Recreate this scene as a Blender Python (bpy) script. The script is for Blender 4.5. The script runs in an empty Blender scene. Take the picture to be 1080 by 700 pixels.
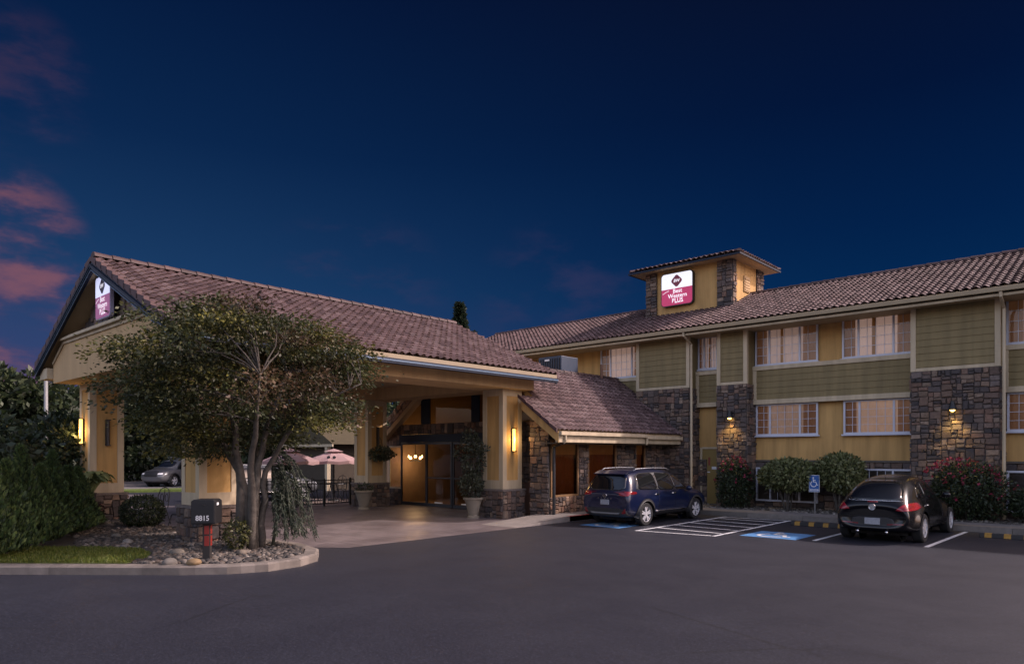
import bpy, bmesh, math, random
import numpy as np
from mathutils import Vector, Matrix
from mathutils.bvhtree import BVHTree
R = math.radians
C = bpy.context.scene.collection
S = bpy.context.scene

# ------------------------------------------------------------------ camera, sky, sun, exposure
F_PX, CX, HY, CAM_H = 737.14, 540.0, 478.0, 2.0            # calibrated on the photo (1080 px wide)
YAW = math.atan2(0.67534, 0.73751)
cam = bpy.data.objects.new('camera', bpy.data.cameras.new('camera'))
C.objects.link(cam)
cam.location = (0, 0, CAM_H); cam.rotation_euler = (R(90), 0, YAW)
cam.data.sensor_fit = 'HORIZONTAL'; cam.data.sensor_width = 36
cam.data.lens = F_PX / 1080 * 36
cam.data.shift_y = 128 / 1080
cam.data.clip_end = 1500; cam.data.clip_start = 0.05
S.camera = cam

SUN_AZ, SUN_EL, SUN_STR = R(46), R(40), 4.5                  # azimuth from +X towards +Y
sun = bpy.data.objects.new('sun', bpy.data.lights.new('sun', 'SUN'))
C.objects.link(sun)
sun.data.energy = SUN_STR; sun.data.angle = R(1.6); sun.data.color = (1.0, 0.84, 0.82)
sd = Vector((math.cos(SUN_AZ) * math.cos(SUN_EL), math.sin(SUN_AZ) * math.cos(SUN_EL), math.sin(SUN_EL)))
sun.rotation_euler = sd.to_track_quat('Z', 'Y').to_euler(); sun.location = (20, 40, 40)

S.view_settings.view_transform = 'Standard'; S.view_settings.look = 'None'
S.view_settings.exposure = 0.0; S.view_settings.gamma = 1.0
S.render.engine = 'CYCLES'
S.cycles.max_bounces = 6; S.cycles.transparent_max_bounces = 12
S.cycles.use_denoising = True
S.cycles.denoising_prefilter = 'ACCURATE'

FWD = Vector((-0.67534, 0.73751, 0)); LFT = Vector((-0.73751, -0.67534, 0))
def pix_dir(px, py):
    a = (px - CX) / F_PX
    return (FWD - LFT * a + Vector((0, 0, (HY - py) / F_PX))).normalized()

class NT:                                                     # small node helper
    def __init__(self, tree): self.t = tree; self.n = tree.nodes; self.l = tree.links
    def node(self, typ, **kw):
        nd = self.n.new(typ)
        for k, v in kw.items(): setattr(nd, k, v)
        return nd
    def put(self, sock, v):
        if isinstance(v, bpy.types.NodeSocket): self.l.new(v, sock)
        else: sock.default_value = v
    def math(self, op, a, b=None, c=None, clamp=False):
        nd = self.node('ShaderNodeMath', operation=op, use_clamp=clamp)
        for i, v in enumerate((a, b, c)):
            if v is not None: self.put(nd.inputs[i], v)
        return nd.outputs[0]
    def dot(self, a, vec):
        nd = self.node('ShaderNodeVectorMath', operation='DOT_PRODUCT')
        self.put(nd.inputs[0], a); nd.inputs[1].default_value = tuple(vec)
        return nd.outputs['Value']
    def step(self, x, a, b):
        nd = self.node('ShaderNodeMapRange', interpolation_type='SMOOTHSTEP')
        self.put(nd.inputs[0], x); nd.inputs[1].default_value = a; nd.inputs[2].default_value = b
        return nd.outputs[0]
    def mix(self, f, a, b, mode='MIX'):
        nd = self.node('ShaderNodeMix', data_type='RGBA', blend_type=mode)
        self.put(nd.inputs[0], f)
        for s, v in ((nd.inputs[6], a), (nd.inputs[7], b)):
            self.put(s, v if isinstance(v, bpy.types.NodeSocket) else (*v, 1)[:4])
        return nd.outputs[2]
    def ramp(self, f, stops, interp='LINEAR'):
        nd = self.node('ShaderNodeValToRGB'); cr = nd.color_ramp; cr.interpolation = interp
        while len(cr.elements) < len(stops): cr.elements.new(0.5)
        for e, (p, c) in zip(cr.elements, stops):
            e.position = p; e.color = (*c, 1) if len(c) == 3 else c
        self.put(nd.inputs[0], f)
        return nd.outputs[0]
    def noise(self, vec, scale, detail=4, rough=0.55):
        nd = self.node('ShaderNodeTexNoise')
        if vec is not None: self.l.new(vec, nd.inputs['Vector'])
        nd.inputs['Scale'].default_value = scale; nd.inputs['Detail'].default_value = detail
        nd.inputs['Roughness'].default_value = rough
        return nd.outputs[0]

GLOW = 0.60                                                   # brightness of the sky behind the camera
w = bpy.data.worlds.new('World'); S.world = w; w.use_nodes = True
T = NT(w.node_tree); T.n.clear()
tc = T.node('ShaderNodeTexCoord').outputs['Generated']
nrm = T.node('ShaderNodeVectorMath', operation='NORMALIZE'); T.l.new(tc, nrm.inputs[0]); d = nrm.outputs[0]
el = T.dot(d, (0, 0, 1)); fd = T.dot(d, FWD); ld = T.dot(d, LFT)
left_sky = T.ramp(el, [(0.0, (.050, .056, .150)), (.10, (.036, .058, .165)), (.22, (.011, .046, .132)), (.38, (.0035, .021, .078)), (.56, (.0011, .0085, .043)), (.8, (.0008, .004, .022))])
right_sky = T.ramp(el, [(0.0, (.004, .040, .130)), (.12, (.0018, .029, .104)), (.28, (.0008, .0150, .068)), (.42, (.0009, .0075, .039)), (.56, (.0022, .005, .022)), (.8, (.0015, .003, .015))])
front = T.mix(T.step(ld, -.50, .62), right_sky, left_sky)
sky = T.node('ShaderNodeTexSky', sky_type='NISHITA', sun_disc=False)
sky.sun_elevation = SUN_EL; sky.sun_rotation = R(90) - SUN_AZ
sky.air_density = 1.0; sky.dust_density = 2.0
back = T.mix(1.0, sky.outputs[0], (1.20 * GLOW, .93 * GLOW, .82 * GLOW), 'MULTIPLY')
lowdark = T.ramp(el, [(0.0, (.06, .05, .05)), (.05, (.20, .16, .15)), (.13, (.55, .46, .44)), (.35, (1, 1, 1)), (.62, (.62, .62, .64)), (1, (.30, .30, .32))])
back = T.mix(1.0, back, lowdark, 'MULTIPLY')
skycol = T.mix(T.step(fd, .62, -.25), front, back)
# pink dusk clouds low on the left, faint ones over the canopy ridge
mp = T.node('ShaderNodeVectorMath', operation='MULTIPLY'); T.l.new(d, mp.inputs[0]); mp.inputs[1].default_value = (1, 1, 2.6)
cn = T.noise(mp.outputs[0], 7.5, 7, .58)
cn2 = T.noise(mp.outputs[0], 3.0, 3, .5)
def patch(px, py, deg, soft):
    return T.step(T.dot(d, pix_dir(px, py)), math.cos(R(deg + soft)), math.cos(R(deg)))
m1 = T.math('MAXIMUM', patch(2, 254, 2.2, 3.2), patch(26, 312, 2.4, 3.6))
m1 = T.math('MAXIMUM', m1, patch(0, 392, 3.5, 6))
m1 = T.math('MAXIMUM', m1, T.math('MULTIPLY', patch(12, 92, 2.0, 3.5), .16))
dens = T.math('MULTIPLY', m1, T.step(cn, .40, .60), clamp=True)
warm = T.mix(T.step(cn, .46, .68), (.085, .055, .12), (.34, .115, .115))
skycol = T.mix(T.math('MULTIPLY', dens, .52), skycol, warm)
m2 = T.math('MAXIMUM', patch(375, 322, 2.5, 6), patch(590, 322, 2.5, 5))
skycol = T.mix(T.math('MULTIPLY', T.math('MULTIPLY', m2, T.step(cn, .46, .70)), .30), skycol, (.055, .042, .105))
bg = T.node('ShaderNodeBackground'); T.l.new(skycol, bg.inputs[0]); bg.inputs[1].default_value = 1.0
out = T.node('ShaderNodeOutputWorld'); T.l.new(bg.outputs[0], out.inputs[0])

# ------------------------------------------------------------------ materials
MATS = {}
def mat(name, col=(.5, .5, .5), rough=.7, metal=0.0, attr=False, var=.12, vscale=3.0, bump=0.0, bscale=60.0, spec=.5, coat=0.0, emit=None, estr=0.0, streak=0.0, trans=0.0):
    if name in MATS: return MATS[name]
    m = bpy.data.materials.new(name); m.use_nodes = True
    t = NT(m.node_tree); p = m.node_tree.nodes['Principled BSDF']
    pos = t.node('ShaderNodeNewGeometry').outputs['Position']
    oc = t.node('ShaderNodeTexCoord').outputs['Object']
    if attr:
        a = t.node('ShaderNodeAttribute'); a.attribute_name = 'Col'; base = a.outputs['Color']
        base = t.mix(1.0, base, col, 'MULTIPLY')
    else:
        rgb = t.node('ShaderNodeRGB'); rgb.outputs[0].default_value = (*col, 1); base = rgb.outputs[0]
    if var > 0:
        n = t.noise(oc, vscale, 5, .6)
        g = t.ramp(n, [(.25, (1 - var,) * 3), (.75, (1 + var,) * 3)])
        base = t.mix(1.0, base, g, 'MULTIPLY')
    if streak > 0:                                            # rain stains that run down the surface
        sc = t.node('ShaderNodeVectorMath', operation='MULTIPLY'); t.l.new(oc, sc.inputs[0]); sc.inputs[1].default_value = (4, 4, .35)
        n = t.noise(sc.outputs[0], 1.0, 4, .6)
        g = t.ramp(n, [(.35, (1 - streak,) * 3), (.6, (1, 1, 1))])
        base = t.mix(1.0, base, g, 'MULTIPLY')
    t.l.new(base, p.inputs['Base Color'])
    p.inputs['Roughness'].default_value = rough; p.inputs['Metallic'].default_value = metal
    p.inputs['Specular IOR Level'].default_value = spec
    p.inputs['Coat Weight'].default_value = coat; p.inputs['Coat Roughness'].default_value = .04
    if bump > 0:
        b = t.node('ShaderNodeBump'); b.inputs['Strength'].default_value = bump; b.inputs['Distance'].default_value = .01
        t.l.new(t.noise(oc, bscale, 5, .65), b.inputs['Height']); t.l.new(b.outputs[0], p.inputs['Normal'])
    if emit:
        p.inputs['Emission Color'].default_value = (*emit, 1); p.inputs['Emission Strength'].default_value = estr
    if trans > 0:                                             # thin leaves let light through
        tr = t.node('ShaderNodeBsdfTranslucent'); t.l.new(base, tr.inputs[0])
        mx = t.node('ShaderNodeMixShader'); mx.inputs[0].default_value = trans
        o = m.node_tree.nodes['Material Output']
        t.l.new(p.outputs[0], mx.inputs[1]); t.l.new(tr.outputs[0], mx.inputs[2]); t.l.new(mx.outputs[0], o.inputs[0])
    MATS[name] = m
    return m

def glass_mat(name, tint=(.8, .8, .8), rough=.02, ior=1.5):
    if name in MATS: return MATS[name]
    m = bpy.data.materials.new(name); m.use_nodes = True; t = NT(m.node_tree); t.n.clear()
    tr = t.node('ShaderNodeBsdfTransparent'); tr.inputs[0].default_value = (*tint, 1)
    gl = t.node('ShaderNodeBsdfGlossy'); gl.inputs['Roughness'].default_value = rough
    fr = t.node('ShaderNodeFresnel'); fr.inputs[0].default_value = ior
    nb = t.node('ShaderNodeBump'); nb.inputs['Strength'].default_value = .05; nb.inputs['Distance'].default_value = .05
    t.l.new(t.noise(t.node('ShaderNodeTexCoord').outputs['Object'], 1.3, 2), nb.inputs['Height'])
    t.l.new(nb.outputs[0], gl.inputs['Normal'])
    mx = t.node('ShaderNodeMixShader'); t.l.new(fr.outputs[0], mx.inputs[0])
    t.l.new(tr.outputs[0], mx.inputs[1]); t.l.new(gl.outputs[0], mx.inputs[2])
    o = t.node('ShaderNodeOutputMaterial'); t.l.new(mx.outputs[0], o.inputs[0])
    MATS[name] = m
    return m

M_OCHRE = mat('ochre_stucco', (.54, .325, .118), .9, var=.10, vscale=.7, bump=.25, bscale=90, streak=.26)
M_TAN = mat('tan_stucco', (.52, .35, .18), .9, var=.08, vscale=.7, bump=.25, bscale=90, streak=.12)
M_CREAM = mat('cream_trim_paint', (.52, .42, .28), .7, var=.07, vscale=1.5, streak=.22)
M_OLIVE = mat('olive_lap_siding_paint', (.225, .17, .075), .75, var=.09, vscale=1.2, streak=.24)
M_SOFFIT = mat('soffit_paint', (.42, .31, .18), .85, var=.06)
M_STONE = mat('ledge_stone', (1, 1, 1), .85, attr=True, var=.30, vscale=14, bump=.9, bscale=28)
M_TILE = mat('roof_tile', (1, 1, 1), .62, attr=True, var=.22, vscale=6, bump=.3, bscale=60)
M_TILEEDGE = mat('rake_tile', (.085, .045, .045), .7, var=.2, vscale=8)
M_NAVY = mat('navy_metal', (.008, .014, .030), .6, spec=.3, var=.05)
M_HIGHLIGHT = mat('blue_grey_highlight', (.10, .16, .24), .4, var=.08)  # paler blue for highlight lines drawn on the navy metal
M_DARKMETAL = mat('black_metal', (.012, .012, .013), .45, var=.1)
M_FRAME = mat('pale_window_frame', (.52, .53, .60), .45, var=.05)
M_BRONZE = mat('dark_bronze_frame', (.016, .018, .026), .4, var=.05)
M_GLASS = glass_mat('window_glass', (.78, .74, .72))
M_GLASSD = glass_mat('door_glass', (.55, .50, .46), ior=1.45)
M_CURTAIN = mat('glow_curtain', (.62, .46, .36), .9, var=.12, vscale=2.5, emit=(.75, .42, .25), estr=.07)  # emission in the cloth imitates a lit room
M_CURTUP = mat('upper_curtain_glow', (.62, .50, .48), .9, var=.12, vscale=2.5, emit=(.7, .45, .40), estr=.11)  # emission in the cloth imitates bright sky reflected in the panes
M_CURTDK = mat('dark_curtain', (.10, .09, .085), .9, var=.2)
M_DRAPE = mat('side_drape_glow', (.40, .23, .14), .9, var=.15, emit=(.6, .28, .12), estr=.055)  # slight emission in the drape imitates room light
M_CONC = mat('concrete', (.20, .178, .162), .85, var=.16, vscale=2.0, bump=.3, bscale=120, streak=.10)
M_WHITEP = mat('white_plastic', (.75, .75, .76), .4, var=.04)
M_BARK = mat('bark', (.070, .060, .050), .9, var=.55, vscale=7, bump=1.0, bscale=18)
M_LEAF = mat('leaf', (1, 1, 1), .55, attr=True, var=.10, vscale=2, trans=.28)
M_NEEDLE = mat('conifer_leaf', (1, 1, 1), .7, attr=True, var=.15, vscale=3, trans=.12)
M_ROCK = mat('river_rock', (1, 1, 1), .8, attr=True, var=.25, vscale=9, bump=.3, bscale=50)
M_TYRE = mat('tyre_rubber', (.012, .012, .013), .8, var=.1)
M_RIM = mat('alloy_rim', (.62, .62, .64), .35, metal=.35, var=.05)
M_RIMDK = mat('dark_wheel_well', (.006, .006, .007), .8)
M_PLASTIC = mat('black_plastic', (.018, .018, .02), .55, var=.08)
M_CHROME = mat('chrome', (.75, .75, .76), .12, metal=1.0)
M_CARGLASS = mat('tinted_car_glass', (.006, .007, .009), .04, spec=.9, var=0)
M_RED = mat('red_light_lens', (.24, .006, .014), .15, coat=.6, var=.1, vscale=20)
M_REDDK = mat('dark_red_lens', (.16, .006, .01), .15, coat=.6)
M_PLATE = mat('number_plate', (.27, .28, .31), .45, var=.25, vscale=25)
M_YELLOW = mat('yellow_paint', (.34, .185, .03), .7, var=.25, vscale=14)
M_REDKERB = mat('red_kerb_paint', (.33, .035, .03), .7, var=.3, vscale=6)

def paint(name, col, rough=.28):
    return mat(name, col, rough, coat=.6, spec=.35, var=.04)

def asphalt_mat():
    m = bpy.data.materials.new('asphalt'); m.use_nodes = True; t = NT(m.node_tree); p = t.n['Principled BSDF']
    oc = t.node('ShaderNodeTexCoord').outputs['Object']
    fine = t.noise(oc, 38, 5, .78); mid = t.noise(oc, 1.1, 6, .6); big = t.noise(oc, .16, 4, .5)
    c = t.ramp(fine, [(.30, (.0028, .0031, .006)), (.48, (.0098, .0110, .0195)), (.60, (.0185, .0205, .0335)), (.66, (.060, .064, .086)), (.73, (.16, .165, .19))])
    c = t.mix(1.0, c, t.ramp(t.noise(oc, 13, 4, .7), [(.36, (.80, .80, .80)), (.5, (1, 1, 1)), (.64, (1.24, 1.24, 1.24))]), 'MULTIPLY')
    c = t.mix(1.0, c, t.ramp(mid, [(.3, (.95, .95, .95)), (.7, (1.05, 1.05, 1.05))]), 'MULTIPLY')
    c = t.mix(1.0, c, t.ramp(big, [(.35, (.88, .88, .89)), (.65, (1.12, 1.11, 1.10))]), 'MULTIPLY')
    vor = t.node('ShaderNodeTexVoronoi', feature='DISTANCE_TO_EDGE'); vor.inputs['Scale'].default_value = .22
    wob = t.node('ShaderNodeMix', data_type='VECTOR'); wob.inputs[0].default_value = .06
    nt = t.node('ShaderNodeTexNoise'); nt.inputs['Scale'].default_value = 1.6; nt.inputs['Detail'].default_value = 6; t.l.new(oc, nt.inputs['Vector'])
    t.l.new(oc, wob.inputs[4]); t.l.new(nt.outputs[1], wob.inputs[5]); t.l.new(wob.outputs[1], vor.inputs['Vector'])
    crack = t.ramp(vor.outputs[0], [(0.0, (.45, .45, .45)), (.006, (1, 1, 1))])
    crm = t.step(t.noise(oc, .35, 2), .50, .62)
    c = t.mix(crm, c, t.mix(1.0, c, crack, 'MULTIPLY'))
    oil = t.ramp(t.noise(oc, .9, 3, .5), [(.70, (1, 1, 1)), (.78, (.72, .72, .72))])
    c = t.mix(1.0, c, oil, 'MULTIPLY')
    t.l.new(c, p.inputs['Base Color'])
    t.l.new(t.ramp(mid, [(.3, (.57,) * 3), (.7, (.65,) * 3)]), p.inputs['Roughness'])
    p.inputs['Specular IOR Level'].default_value = .5
    b = t.node('ShaderNodeBump'); b.inputs['Strength'].default_value = .55; b.inputs['Distance'].default_value = .006
    t.l.new(fine, b.inputs['Height']); t.l.new(b.outputs[0], p.inputs['Normal'])
    return m
M_ASPHALT = asphalt_mat()

def drive_mat():
    m = bpy.data.materials.new('stamped_drive_paving'); m.use_nodes = True; t = NT(m.node_tree); p = t.n['Principled BSDF']
    oc = t.node('ShaderNodeTexCoord').outputs['Object']
    br = t.node('ShaderNodeTexBrick'); t.l.new(oc, br.inputs['Vector'])
    br.inputs['Scale'].default_value = 1.0; br.inputs['Brick Width'].default_value = .6; br.inputs['Row Height'].default_value = .3
    br.inputs['Mortar Size'].default_value = .010
    br.inputs['Color1'].default_value = (.16, .135, .138, 1); br.inputs['Color2'].default_value = (.13, .108, .112, 1); br.inputs['Mortar'].default_value = (.08, .066, .067, 1)
    c = t.mix(1.0, br.outputs[0], t.ramp(t.noise(oc, 1.2, 5), [(.3, (.75,) * 3), (.7, (1.25,) * 3)]), 'MULTIPLY')
    t.l.new(c, p.inputs['Base Color'])
    t.l.new(t.ramp(t.noise(oc, .8, 4), [(.35, (.30,) * 3), (.7, (.55,) * 3)]), p.inputs['Roughness'])
    b = t.node('ShaderNodeBump'); b.inputs['Strength'].default_value = .3; b.inputs['Distance'].default_value = .01
    t.l.new(t.noise(oc, 30, 4), b.inputs['Height']); t.l.new(b.outputs[0], p.inputs['Normal'])
    return m
M_DRIVE = drive_mat()

def worn_paint(name, col):
    m = bpy.data.materials.new(name); m.use_nodes = True; t = NT(m.node_tree); p = t.n['Principled BSDF']
    oc = t.node('ShaderNodeTexCoord').outputs['Object']
    n = t.math('ADD', t.math('MULTIPLY', t.noise(oc, 3.5, 6, .7), .6), t.math('MULTIPLY', t.noise(oc, 45, 3, .7), .4))
    c = t.mix(t.step(n, .53, .66), col, (.055, .052, .054))
    t.l.new(c, p.inputs['Base Color']); p.inputs['Roughness'].default_value = .65
    return m
M_LINE = worn_paint('worn_white_marking', (.62, .62, .62))
M_BLUEMARK = worn_paint('worn_blue_marking', (.085, .24, .48))

# ------------------------------------------------------------------ mesh helpers
def tag(o, label=None, cat=None, group=None, kind=None):
    if label: o['label'] = label
    if cat: o['category'] = cat
    if group: o['group'] = group
    if kind: o['kind'] = kind
    return o
def empty(name, loc=(0, 0, 0), rz=0.0):
    o = bpy.data.objects.new(name, None); C.objects.link(o)
    o.location = loc; o.rotation_euler = (0, 0, rz); o.empty_display_size = .3
    return o
def offset_of(p):
    v = Vector((0, 0, 0))
    while p is not None: v += p.location; p = p.parent
    return v

class MB:
    """Collects faces and links them as ONE mesh object."""
    def __init__(s): s.v = []; s.f = []; s.c = []; s.m = []; s.cur = (1, 1, 1); s.mi = 0
    def face(s, pts):
        n = len(s.v); s.v.extend([tuple(p) for p in pts]); s.f.append(tuple(range(n, n + len(pts)))); s.c.append(s.cur); s.m.append(s.mi)
    def mesh(s, vs, fs):
        n = len(s.v); s.v.extend([tuple(p) for p in vs])
        for f in fs: s.f.append(tuple(i + n for i in f)); s.c.append(s.cur); s.m.append(s.mi)
    def box(s, x0, x1, y0, y1, z0, z1):
        a, b = sorted((x0, x1)); c, d_ = sorted((y0, y1)); e, f = sorted((z0, z1))
        s.mesh([(a, c, e), (b, c, e), (b, d_, e), (a, d_, e), (a, c, f), (b, c, f), (b, d_, f), (a, d_, f)],
               [(3, 2, 1, 0), (4, 5, 6, 7), (0, 1, 5, 4), (1, 2, 6, 5), (2, 3, 7, 6), (3, 0, 4, 7)])
    def frame_box(s, O, U, V, N, u0, u1, v0, v1, n0, n1):       # box in a local frame
        P = lambda a, b, c: O + U * a + V * b + N * c
        s.mesh([P(u0, v0, n0), P(u1, v0, n0), P(u1, v1, n0), P(u0, v1, n0), P(u0, v0, n1), P(u1, v0, n1), P(u1, v1, n1), P(u0, v1, n1)],
               [(3, 2, 1, 0), (4, 5, 6, 7), (0, 1, 5, 4), (1, 2, 6, 5), (2, 3, 7, 6), (3, 0, 4, 7)])
    def prism(s, poly, ax, a, b):                              # polygon (2D) swept along axis ax from a to b
        def P(p, t):
            return {'x': (t, p[0], p[1]), 'y': (p[0], t, p[1]), 'z': (p[0], p[1], t)}[ax]
        n = len(poly)
        s.mesh([P(p, a) for p in poly] + [P(p, b) for p in poly],
               [tuple(range(n))[::-1], tuple(range(n, 2 * n))] + [(i, (i + 1) % n, n + (i + 1) % n, n + i) for i in range(n)])
    def tube(s, pts, rad, seg=8, cap=True):
        pts = [Vector(p) for p in pts]; n = len(pts)
        rr = rad if isinstance(rad, (list, tuple)) else [rad] * n
        rings = []; up = Vector((0, 0, 1))
        tan0 = (pts[1] - pts[0]).normalized()
        ref = up if abs(tan0.dot(up)) < .9 else Vector((1, 0, 0))
        for i in range(n):
            tg = (pts[min(i + 1, n - 1)] - pts[max(i - 1, 0)])
            tg = tg.normalized() if tg.length > 1e-9 else tan0
            a = (ref - tg * ref.dot(tg))
            a = a.normalized() if a.length > 1e-6 else tg.orthogonal().normalized()
            b = tg.cross(a); ref = a
            rings.append([pts[i] + (a * math.cos(2 * math.pi * k / seg) + b * math.sin(2 * math.pi * k / seg)) * rr[i] for k in range(seg)])
        vs = [v for r_ in rings for v in r_]; fs = []
        for i in range(n - 1):
            for k in range(seg):
                fs.append((i * seg + k, i * seg + (k + 1) % seg, (i + 1) * seg + (k + 1) % seg, (i + 1) * seg + k))
        if cap:
            fs.append(tuple(range(seg))[::-1]); fs.append(tuple((n - 1) * seg + k for k in range(seg)))
        s.mesh(vs, fs)
    def lathe(s, prof, cx=0, cy=0, cz=0, seg=24):              # prof: (radius, z)
        vs = [(cx + r_ * math.cos(2 * math.pi * k / seg), cy + r_ * math.sin(2 * math.pi * k / seg), cz + z) for r_, z in prof for k in range(seg)]
        fs = [(i * seg + k, i * seg + (k + 1) % seg, (i + 1) * seg + (k + 1) % seg, (i + 1) * seg + k) for i in range(len(prof) - 1) for k in range(seg)]
        s.mesh(vs, fs)
    def build(s, name, mats, parent=None, smooth=False, bevel=0.0, local=False):
        me = bpy.data.meshes.new(name)
        off = Vector((0, 0, 0)) if local else offset_of(parent)
        me.from_pydata([(v[0] - off.x, v[1] - off.y, v[2] - off.z) for v in s.v], [], s.f)
        mats = mats if isinstance(mats, (list, tuple)) else [mats]
        for m in mats: me.materials.append(m)
        nf = len(s.f)
        me.polygons.foreach_set('material_index', s.m)
        at = me.color_attributes.new('Col', 'FLOAT_COLOR', 'CORNER')
        ls = np.zeros(nf, dtype=np.int32); me.polygons.foreach_get('loop_total', ls)
        cc = np.ones((nf, 4), dtype=np.float32); cc[:, :3] = np.array(s.c, dtype=np.float32).reshape(nf, 3)
        at.data.foreach_set('color', np.repeat(cc, ls, axis=0).ravel())
        if smooth: me.polygons.foreach_set('use_smooth', [True] * nf)
        o = bpy.data.objects.new(name, me); C.objects.link(o)
        if parent is not None: o.parent = parent
        if bevel > 0:
            b = o.modifiers.new('bevel', 'BEVEL'); b.width = bevel; b.segments = 2; b.limit_method = 'ANGLE'; b.angle_limit = R(40)
        me.update()
        return o

def copy_tree(o, parent=None):
    c = o.copy(); C.objects.link(c); c.parent = parent
    for ch in list(o.children): copy_tree(ch, c)
    return c

VX, VY, VZ = Vector((1, 0, 0)), Vector((0, 1, 0)), Vector((0, 0, 1))
STONES = [(.115, .088, .078), (.085, .072, .070), (.060, .054, .058), (.150, .115, .092), (.095, .078, .074), (.19, .155, .13), (.072, .064, .068), (.125, .092, .076), (.105, .092, .092), (.14, .095, .078), (.045, .042, .047)]
def stonework(mb, O, U, V, w_, h_, seed, size=(.27, .19), depth=.05, warm=1.0):
    """Squared rubble: every stone is real geometry, in front of a mortar sheet."""
    rnd = random.Random(seed); N = U.cross(V).normalized(); O = Vector(O)
    mb.cur = (.045, .040, .038); mb.frame_box(O, U, V, N, 0, w_, 0, h_, -.03, .004)
    def split(a, b, c, d_):
        ww, hh = b - a, d_ - c
        if ww > size[0] * rnd.uniform(.8, 1.5) and ww >= hh * .9:
            k = a + ww * rnd.uniform(.35, .65); split(a, k, c, d_); split(k, b, c, d_); return
        if hh > size[1] * rnd.uniform(.8, 1.6):
            k = c + hh * rnd.uniform(.36, .64); split(a, b, c, k); split(a, b, k, d_); return
        if ww > size[0] * 1.7:
            k = a + ww * rnd.uniform(.35, .65); split(a, k, c, d_); split(k, b, c, d_); return
        g = .004; j = lambda s_: rnd.uniform(-s_, s_)
        dd = depth * rnd.uniform(.55, 1.25); i = .016
        base = [(a + g, c + g), (b - g, c + g), (b - g, d_ - g), (a + g, d_ - g)]
        top = [(a + g + i + j(.022), c + g + i + j(.020)), (b - g - i + j(.022), c + g + i + j(.020)), (b - g - i + j(.022), d_ - g - i + j(.020)), (a + g + i + j(.022), d_ - g - i + j(.020))]
        col = Vector(rnd.choice(STONES)) * rnd.uniform(.75, 1.25)
        mb.cur = (col[0] * warm * 1.15, col[1] * 1.02, col[2] / warm * .90)
        P = lambda p, n: O + U * p[0] + V * p[1] + N * n
        vs = [P(p, .0) for p in base] + [P(p, dd + j(.012)) for p in top]
        mb.mesh(vs, [(4, 5, 6, 7), (0, 1, 5, 4), (1, 2, 6, 5), (2, 3, 7, 6), (3, 0, 4, 7)])
    split(0, w_, 0, h_)

def siding(mb, x0, x1, y, z0, z1, exp=.19):
    n = max(1, round((z1 - z0) / exp)); e = (z1 - z0) / n; rnd = random.Random(int(x0 * 100))
    for i in range(n):
        a, b = z0 + i * e, z0 + (i + 1) * e; q = rnd.uniform(.94, 1.05); mb.cur = (q, q, q)
        mb.mesh([(x0, y - .026, a), (x1, y - .026, a), (x1, y - .006, b), (x0, y - .006, b), (x0, y, a), (x1, y, a)],
                [(0, 1, 2, 3), (4, 5, 1, 0)])

TILECOL = [(.126, .080, .077), (.100, .061, .058), (.150, .101, .096), (.078, .047, .046), (.116, .072, .069)]
def tiles(mb, O, A, U, length, slope, tw=.215, row=.235, amp=.036, seed=1, keep=None, n=6):
    """Barrel tiles: O lower corner, A along the eave, U up the slope."""
    rnd = random.Random(seed); O = Vector(O); N = A.cross(U).normalized()
    nc = max(1, round(length / tw)); tw = length / nc; nr = max(1, round(slope / row)); row = slope / nr
    prof = [amp * (1 - math.cos(2 * math.pi * k / (n - 1))) ** .9 * .9 for k in range(n)]
    for r_ in range(nr):
        for c in range(nc):
            if keep and not keep(O + A * ((c + .5) * tw) + U * ((r_ + .5) * row)): continue
            col = Vector(rnd.choice(TILECOL)) * rnd.uniform(.82, 1.15); mb.cur = tuple(col)
            jl, jh = rnd.uniform(-.006, .006), rnd.uniform(-.004, .004)
            s0, s1 = r_ * row + rnd.uniform(-.008, .008), (r_ + 1) * row + .04
            lo = [O + A * ((c + k / (n - 1)) * tw) + U * s0 + N * (prof[k] + .044 + jl) for k in range(n)]
            hi = [O + A * ((c + k / (n - 1)) * tw) + U * s1 + N * (prof[k] + .004 + jh) for k in range(n)]
            bt = [p - N * .016 for p in lo]; lo2 = list(lo)
            fs = [(k, k + 1, n + k + 1, n + k) for k in range(n - 1)] + [(2 * n + k, 2 * n + k + 1, 3 * n + k + 1, 3 * n + k) for k in range(n - 1)]
            mb.mesh(lo + hi + bt + lo2, fs)
def ridge_caps(mb, a, b, rad=.13, step=.42, seed=3):
    a, b = Vector(a), Vector(b); L_ = (b - a).length; dr = (b - a) / L_; n = max(1, round(L_ / step)); rnd = random.Random(seed)
    sd_ = dr.cross(VZ).normalized(); up = sd_.cross(dr)
    for i in range(n):
        mb.cur = tuple(Vector(rnd.choice(TILECOL)) * rnd.uniform(.7, 1.0))
        p0, p1 = a + dr * (i * L_ / n), a + dr * ((i + 1) * L_ / n + .05)
        vs = []
        for p, q in ((p0, rad * 1.12), (p1, rad * .92)):
            vs += [p + sd_ * (q * math.cos(t)) + up * (q * math.sin(t) * .8 - .03) for t in [math.pi * k / 6 for k in range(7)]]
        mb.mesh(vs, [(k, k + 1, 8 + k, 7 + k) for k in range(6)] + [tuple(range(7))])

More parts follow.
